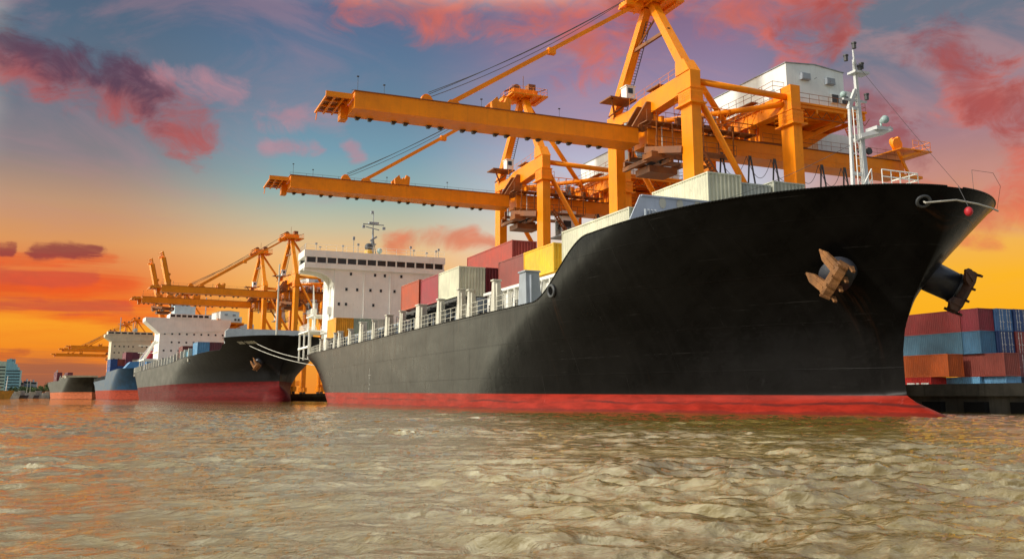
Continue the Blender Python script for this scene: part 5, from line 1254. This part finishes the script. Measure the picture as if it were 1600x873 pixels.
while xx < 62 and k < 8:
    w_ = rr.uniform(8, 12); far_building(xx, xx + w_, 1080 + k * 7, rr.uniform(598, 604), names[k] + ' low block on the far bank, ' + places[k], CITY[(k % 3) + 1], ngrid=(3, 3)); xx += w_ - 0.5; k += 1
LEAFM = []
for i, c in enumerate([(0.045, 0.085, 0.02), (0.085, 0.14, 0.035), (0.03, 0.06, 0.018)]): LEAFM.append(paint('foliage_%d' % i, c, 0.8, 0.4))
BARK = paint('bark', (0.10, 0.07, 0.05), 0.9, 0.3)
def tree(px, Y, h_, wd, seed, label):
    rr = random.Random(seed); X = px_dir_x(px, Y); o = empty('broadleaf_tree', (X, Y, 1.2), 0, label, 'tree', 'trees on the far bank')
    m = MB(); m.tube((0, 0, 0), (0.2, 0, h_ * 0.5), 0.35, 6, 0.2); m.tube((0.2, 0, h_ * 0.4), (wd * 0.3, 0, h_ * 0.7), 0.18, 5, 0.1); m.tube((0.1, 0, h_ * 0.35), (-wd * 0.3, 0.3, h_ * 0.7), 0.18, 5, 0.1); m._build('trunk', BARK, o)
    m = MB(); cl = [(rr.uniform(-wd, wd) * 0.7, rr.uniform(-wd, wd) * 0.5, h_ * rr.uniform(0.45, 0.9), rr.uniform(0.25, 0.5) * wd) for _ in range(9)]
    for _ in range(700):
        cx, cy, cz, cr = rr.choice(cl); d = Vector((rr.gauss(0, 1), rr.gauss(0, 1), rr.gauss(0, 1))).normalized() * cr * rr.random() ** 0.4; p = Vector((cx, cy, cz)) + d * 0.9
        a = Vector((rr.gauss(0, 1), rr.gauss(0, 1), rr.gauss(0, 1))).normalized() * rr.uniform(0.3, 0.6); b = Vector((rr.gauss(0, 1), rr.gauss(0, 1), rr.gauss(0, 1))).normalized() * 0.4
        m.add([p - a, p + b, p + a, p - b], [(0, 1, 2, 3)])
    m._build('crown', LEAFM[seed % 3], o)
for i, (px, Y, h_, wd, lb) in enumerate([(74, 880, 11.5, 6, 'tallest dark green tree on the far bank beside the grey ship stern'), (68, 872, 9, 5, 'round green tree left of the tallest one on the far bank'),
    (79, 890, 10, 5, 'dark tree partly hidden by the grey ship stern'), (52, 860, 7.5, 6, 'low dark green tree in the middle of the far bank'), (44, 850, 7.5, 6, 'broad light green tree in the middle of the far bank'),
    (36, 850, 7, 6, 'bright green spreading tree left of the middle trees'), (28, 860, 8, 5, 'dark green tree right of the yellow boat'), (59, 868, 7, 4, 'small dark tree between the middle and the tall trees'), (21, 870, 8, 4, 'slim dark tree directly behind the yellow boat')]):
    tree(px, Y, h_, wd, i, lb)
# sheds and moored craft along the bank, each its own thing
cols_ = [(0.55, 0.50, 0.40), (0.42, 0.40, 0.34), (0.10, 0.08, 0.08), (0.60, 0.56, 0.46), (0.30, 0.24, 0.18)]
spots_ = ['just right of the yellow boat', 'second from the yellow boat', 'under the bright green tree', 'in the middle of the far bank', 'under the low dark tree', 'right of the middle trees', 'below the tall dark tree', 'touching the grey ship stern']
kinds_ = ['cream cabin boat', 'tan open barge', 'white roofed launch', 'cream houseboat', 'black tug like boat', 'sandy barge', 'pale low barge', 'brown work boat']
for i, px in enumerate((20, 27, 34, 42, 51, 60, 68, 76)):
    Y = 700 + i * 4; X = px_dir_x(px, Y); o = empty('moored_boat', (X, Y, 0), R(8), kinds_[i] + ' moored at the far bank, ' + spots_[i], 'boat', 'small craft at the far bank')
    cm = paint('boat_%d' % i, cols_[i % 5] if i != 4 else cols_[2], 0.6, 0.3); L = 4.2; m = MB()
    m.prism([(-L, 2.0), (-L + 0.9, -0.4), (L - 0.9, -0.4), (L, 2.2)], 1, -1.6, 1.6); m._build('hull', cm if i != 1 else BARK, o)
    m = MB(); m.box(-L * 0.5, L * 0.4, -1.2, 1.2, 2.0, 3.6 + (i % 3) * 0.7); m.box(-L * 0.58, L * 0.5, -1.4, 1.4, 3.602 + (i % 3) * 0.7, 3.85 + (i % 3) * 0.7); m._build('cabin', paint('boat_cabin_%d' % (i % 3), [(0.6, 0.58, 0.5), (0.5, 0.44, 0.34), (0.35, 0.33, 0.3)][i % 3], 0.6, 0.3), o)
for i, px in enumerate((41, 46)):
    X = px_dir_x(px, 760); o = empty('signal_mast', (X, 760, 1.2), 0, ('left' if i == 0 else 'right') + ' thin pale mast of the pair on the far bank', 'mast', 'thin masts on the far bank')
    m = MB(); m.tube((0, 0, 0), (0, 0, 12.5), 0.2, 6, 0.1); m.build('pole', CREAM, o); m = MB(); m.box(-1.2, 1.2, -0.05, 0.05, 8.8, 9.0); m.build('crossarm', CREAM, o)
X = px_dir_x(5, 480); o = empty('wooden_boat', (X, 480, 0), R(20), 'yellow orange wooden boat with a white mast at the far left edge', 'boat')
yb_ = paint('boat_yellow', (0.62, 0.27, 0.02), 0.5, 0.25, 0.1)
m = MB(); m.prism([(-6, 3.6), (-4.8, -0.4), (2.2, -0.4), (4.0, 3.9)], 1, -1.7, 1.7); m._build('hull', yb_, o)
m = MB(); m.box(-5.5, -2.0, -1.4, 1.4, 3.6, 5.2); m.box(-5.8, -1.6, -1.55, 1.55, 5.202, 5.4); m._build('cabin', yb_, o)
m = MB(); m.tube((0.8, 0, 3.4), (1.1, 0, 10.5), 0.22, 6, 0.12); m._build('mast', WHITE, o)
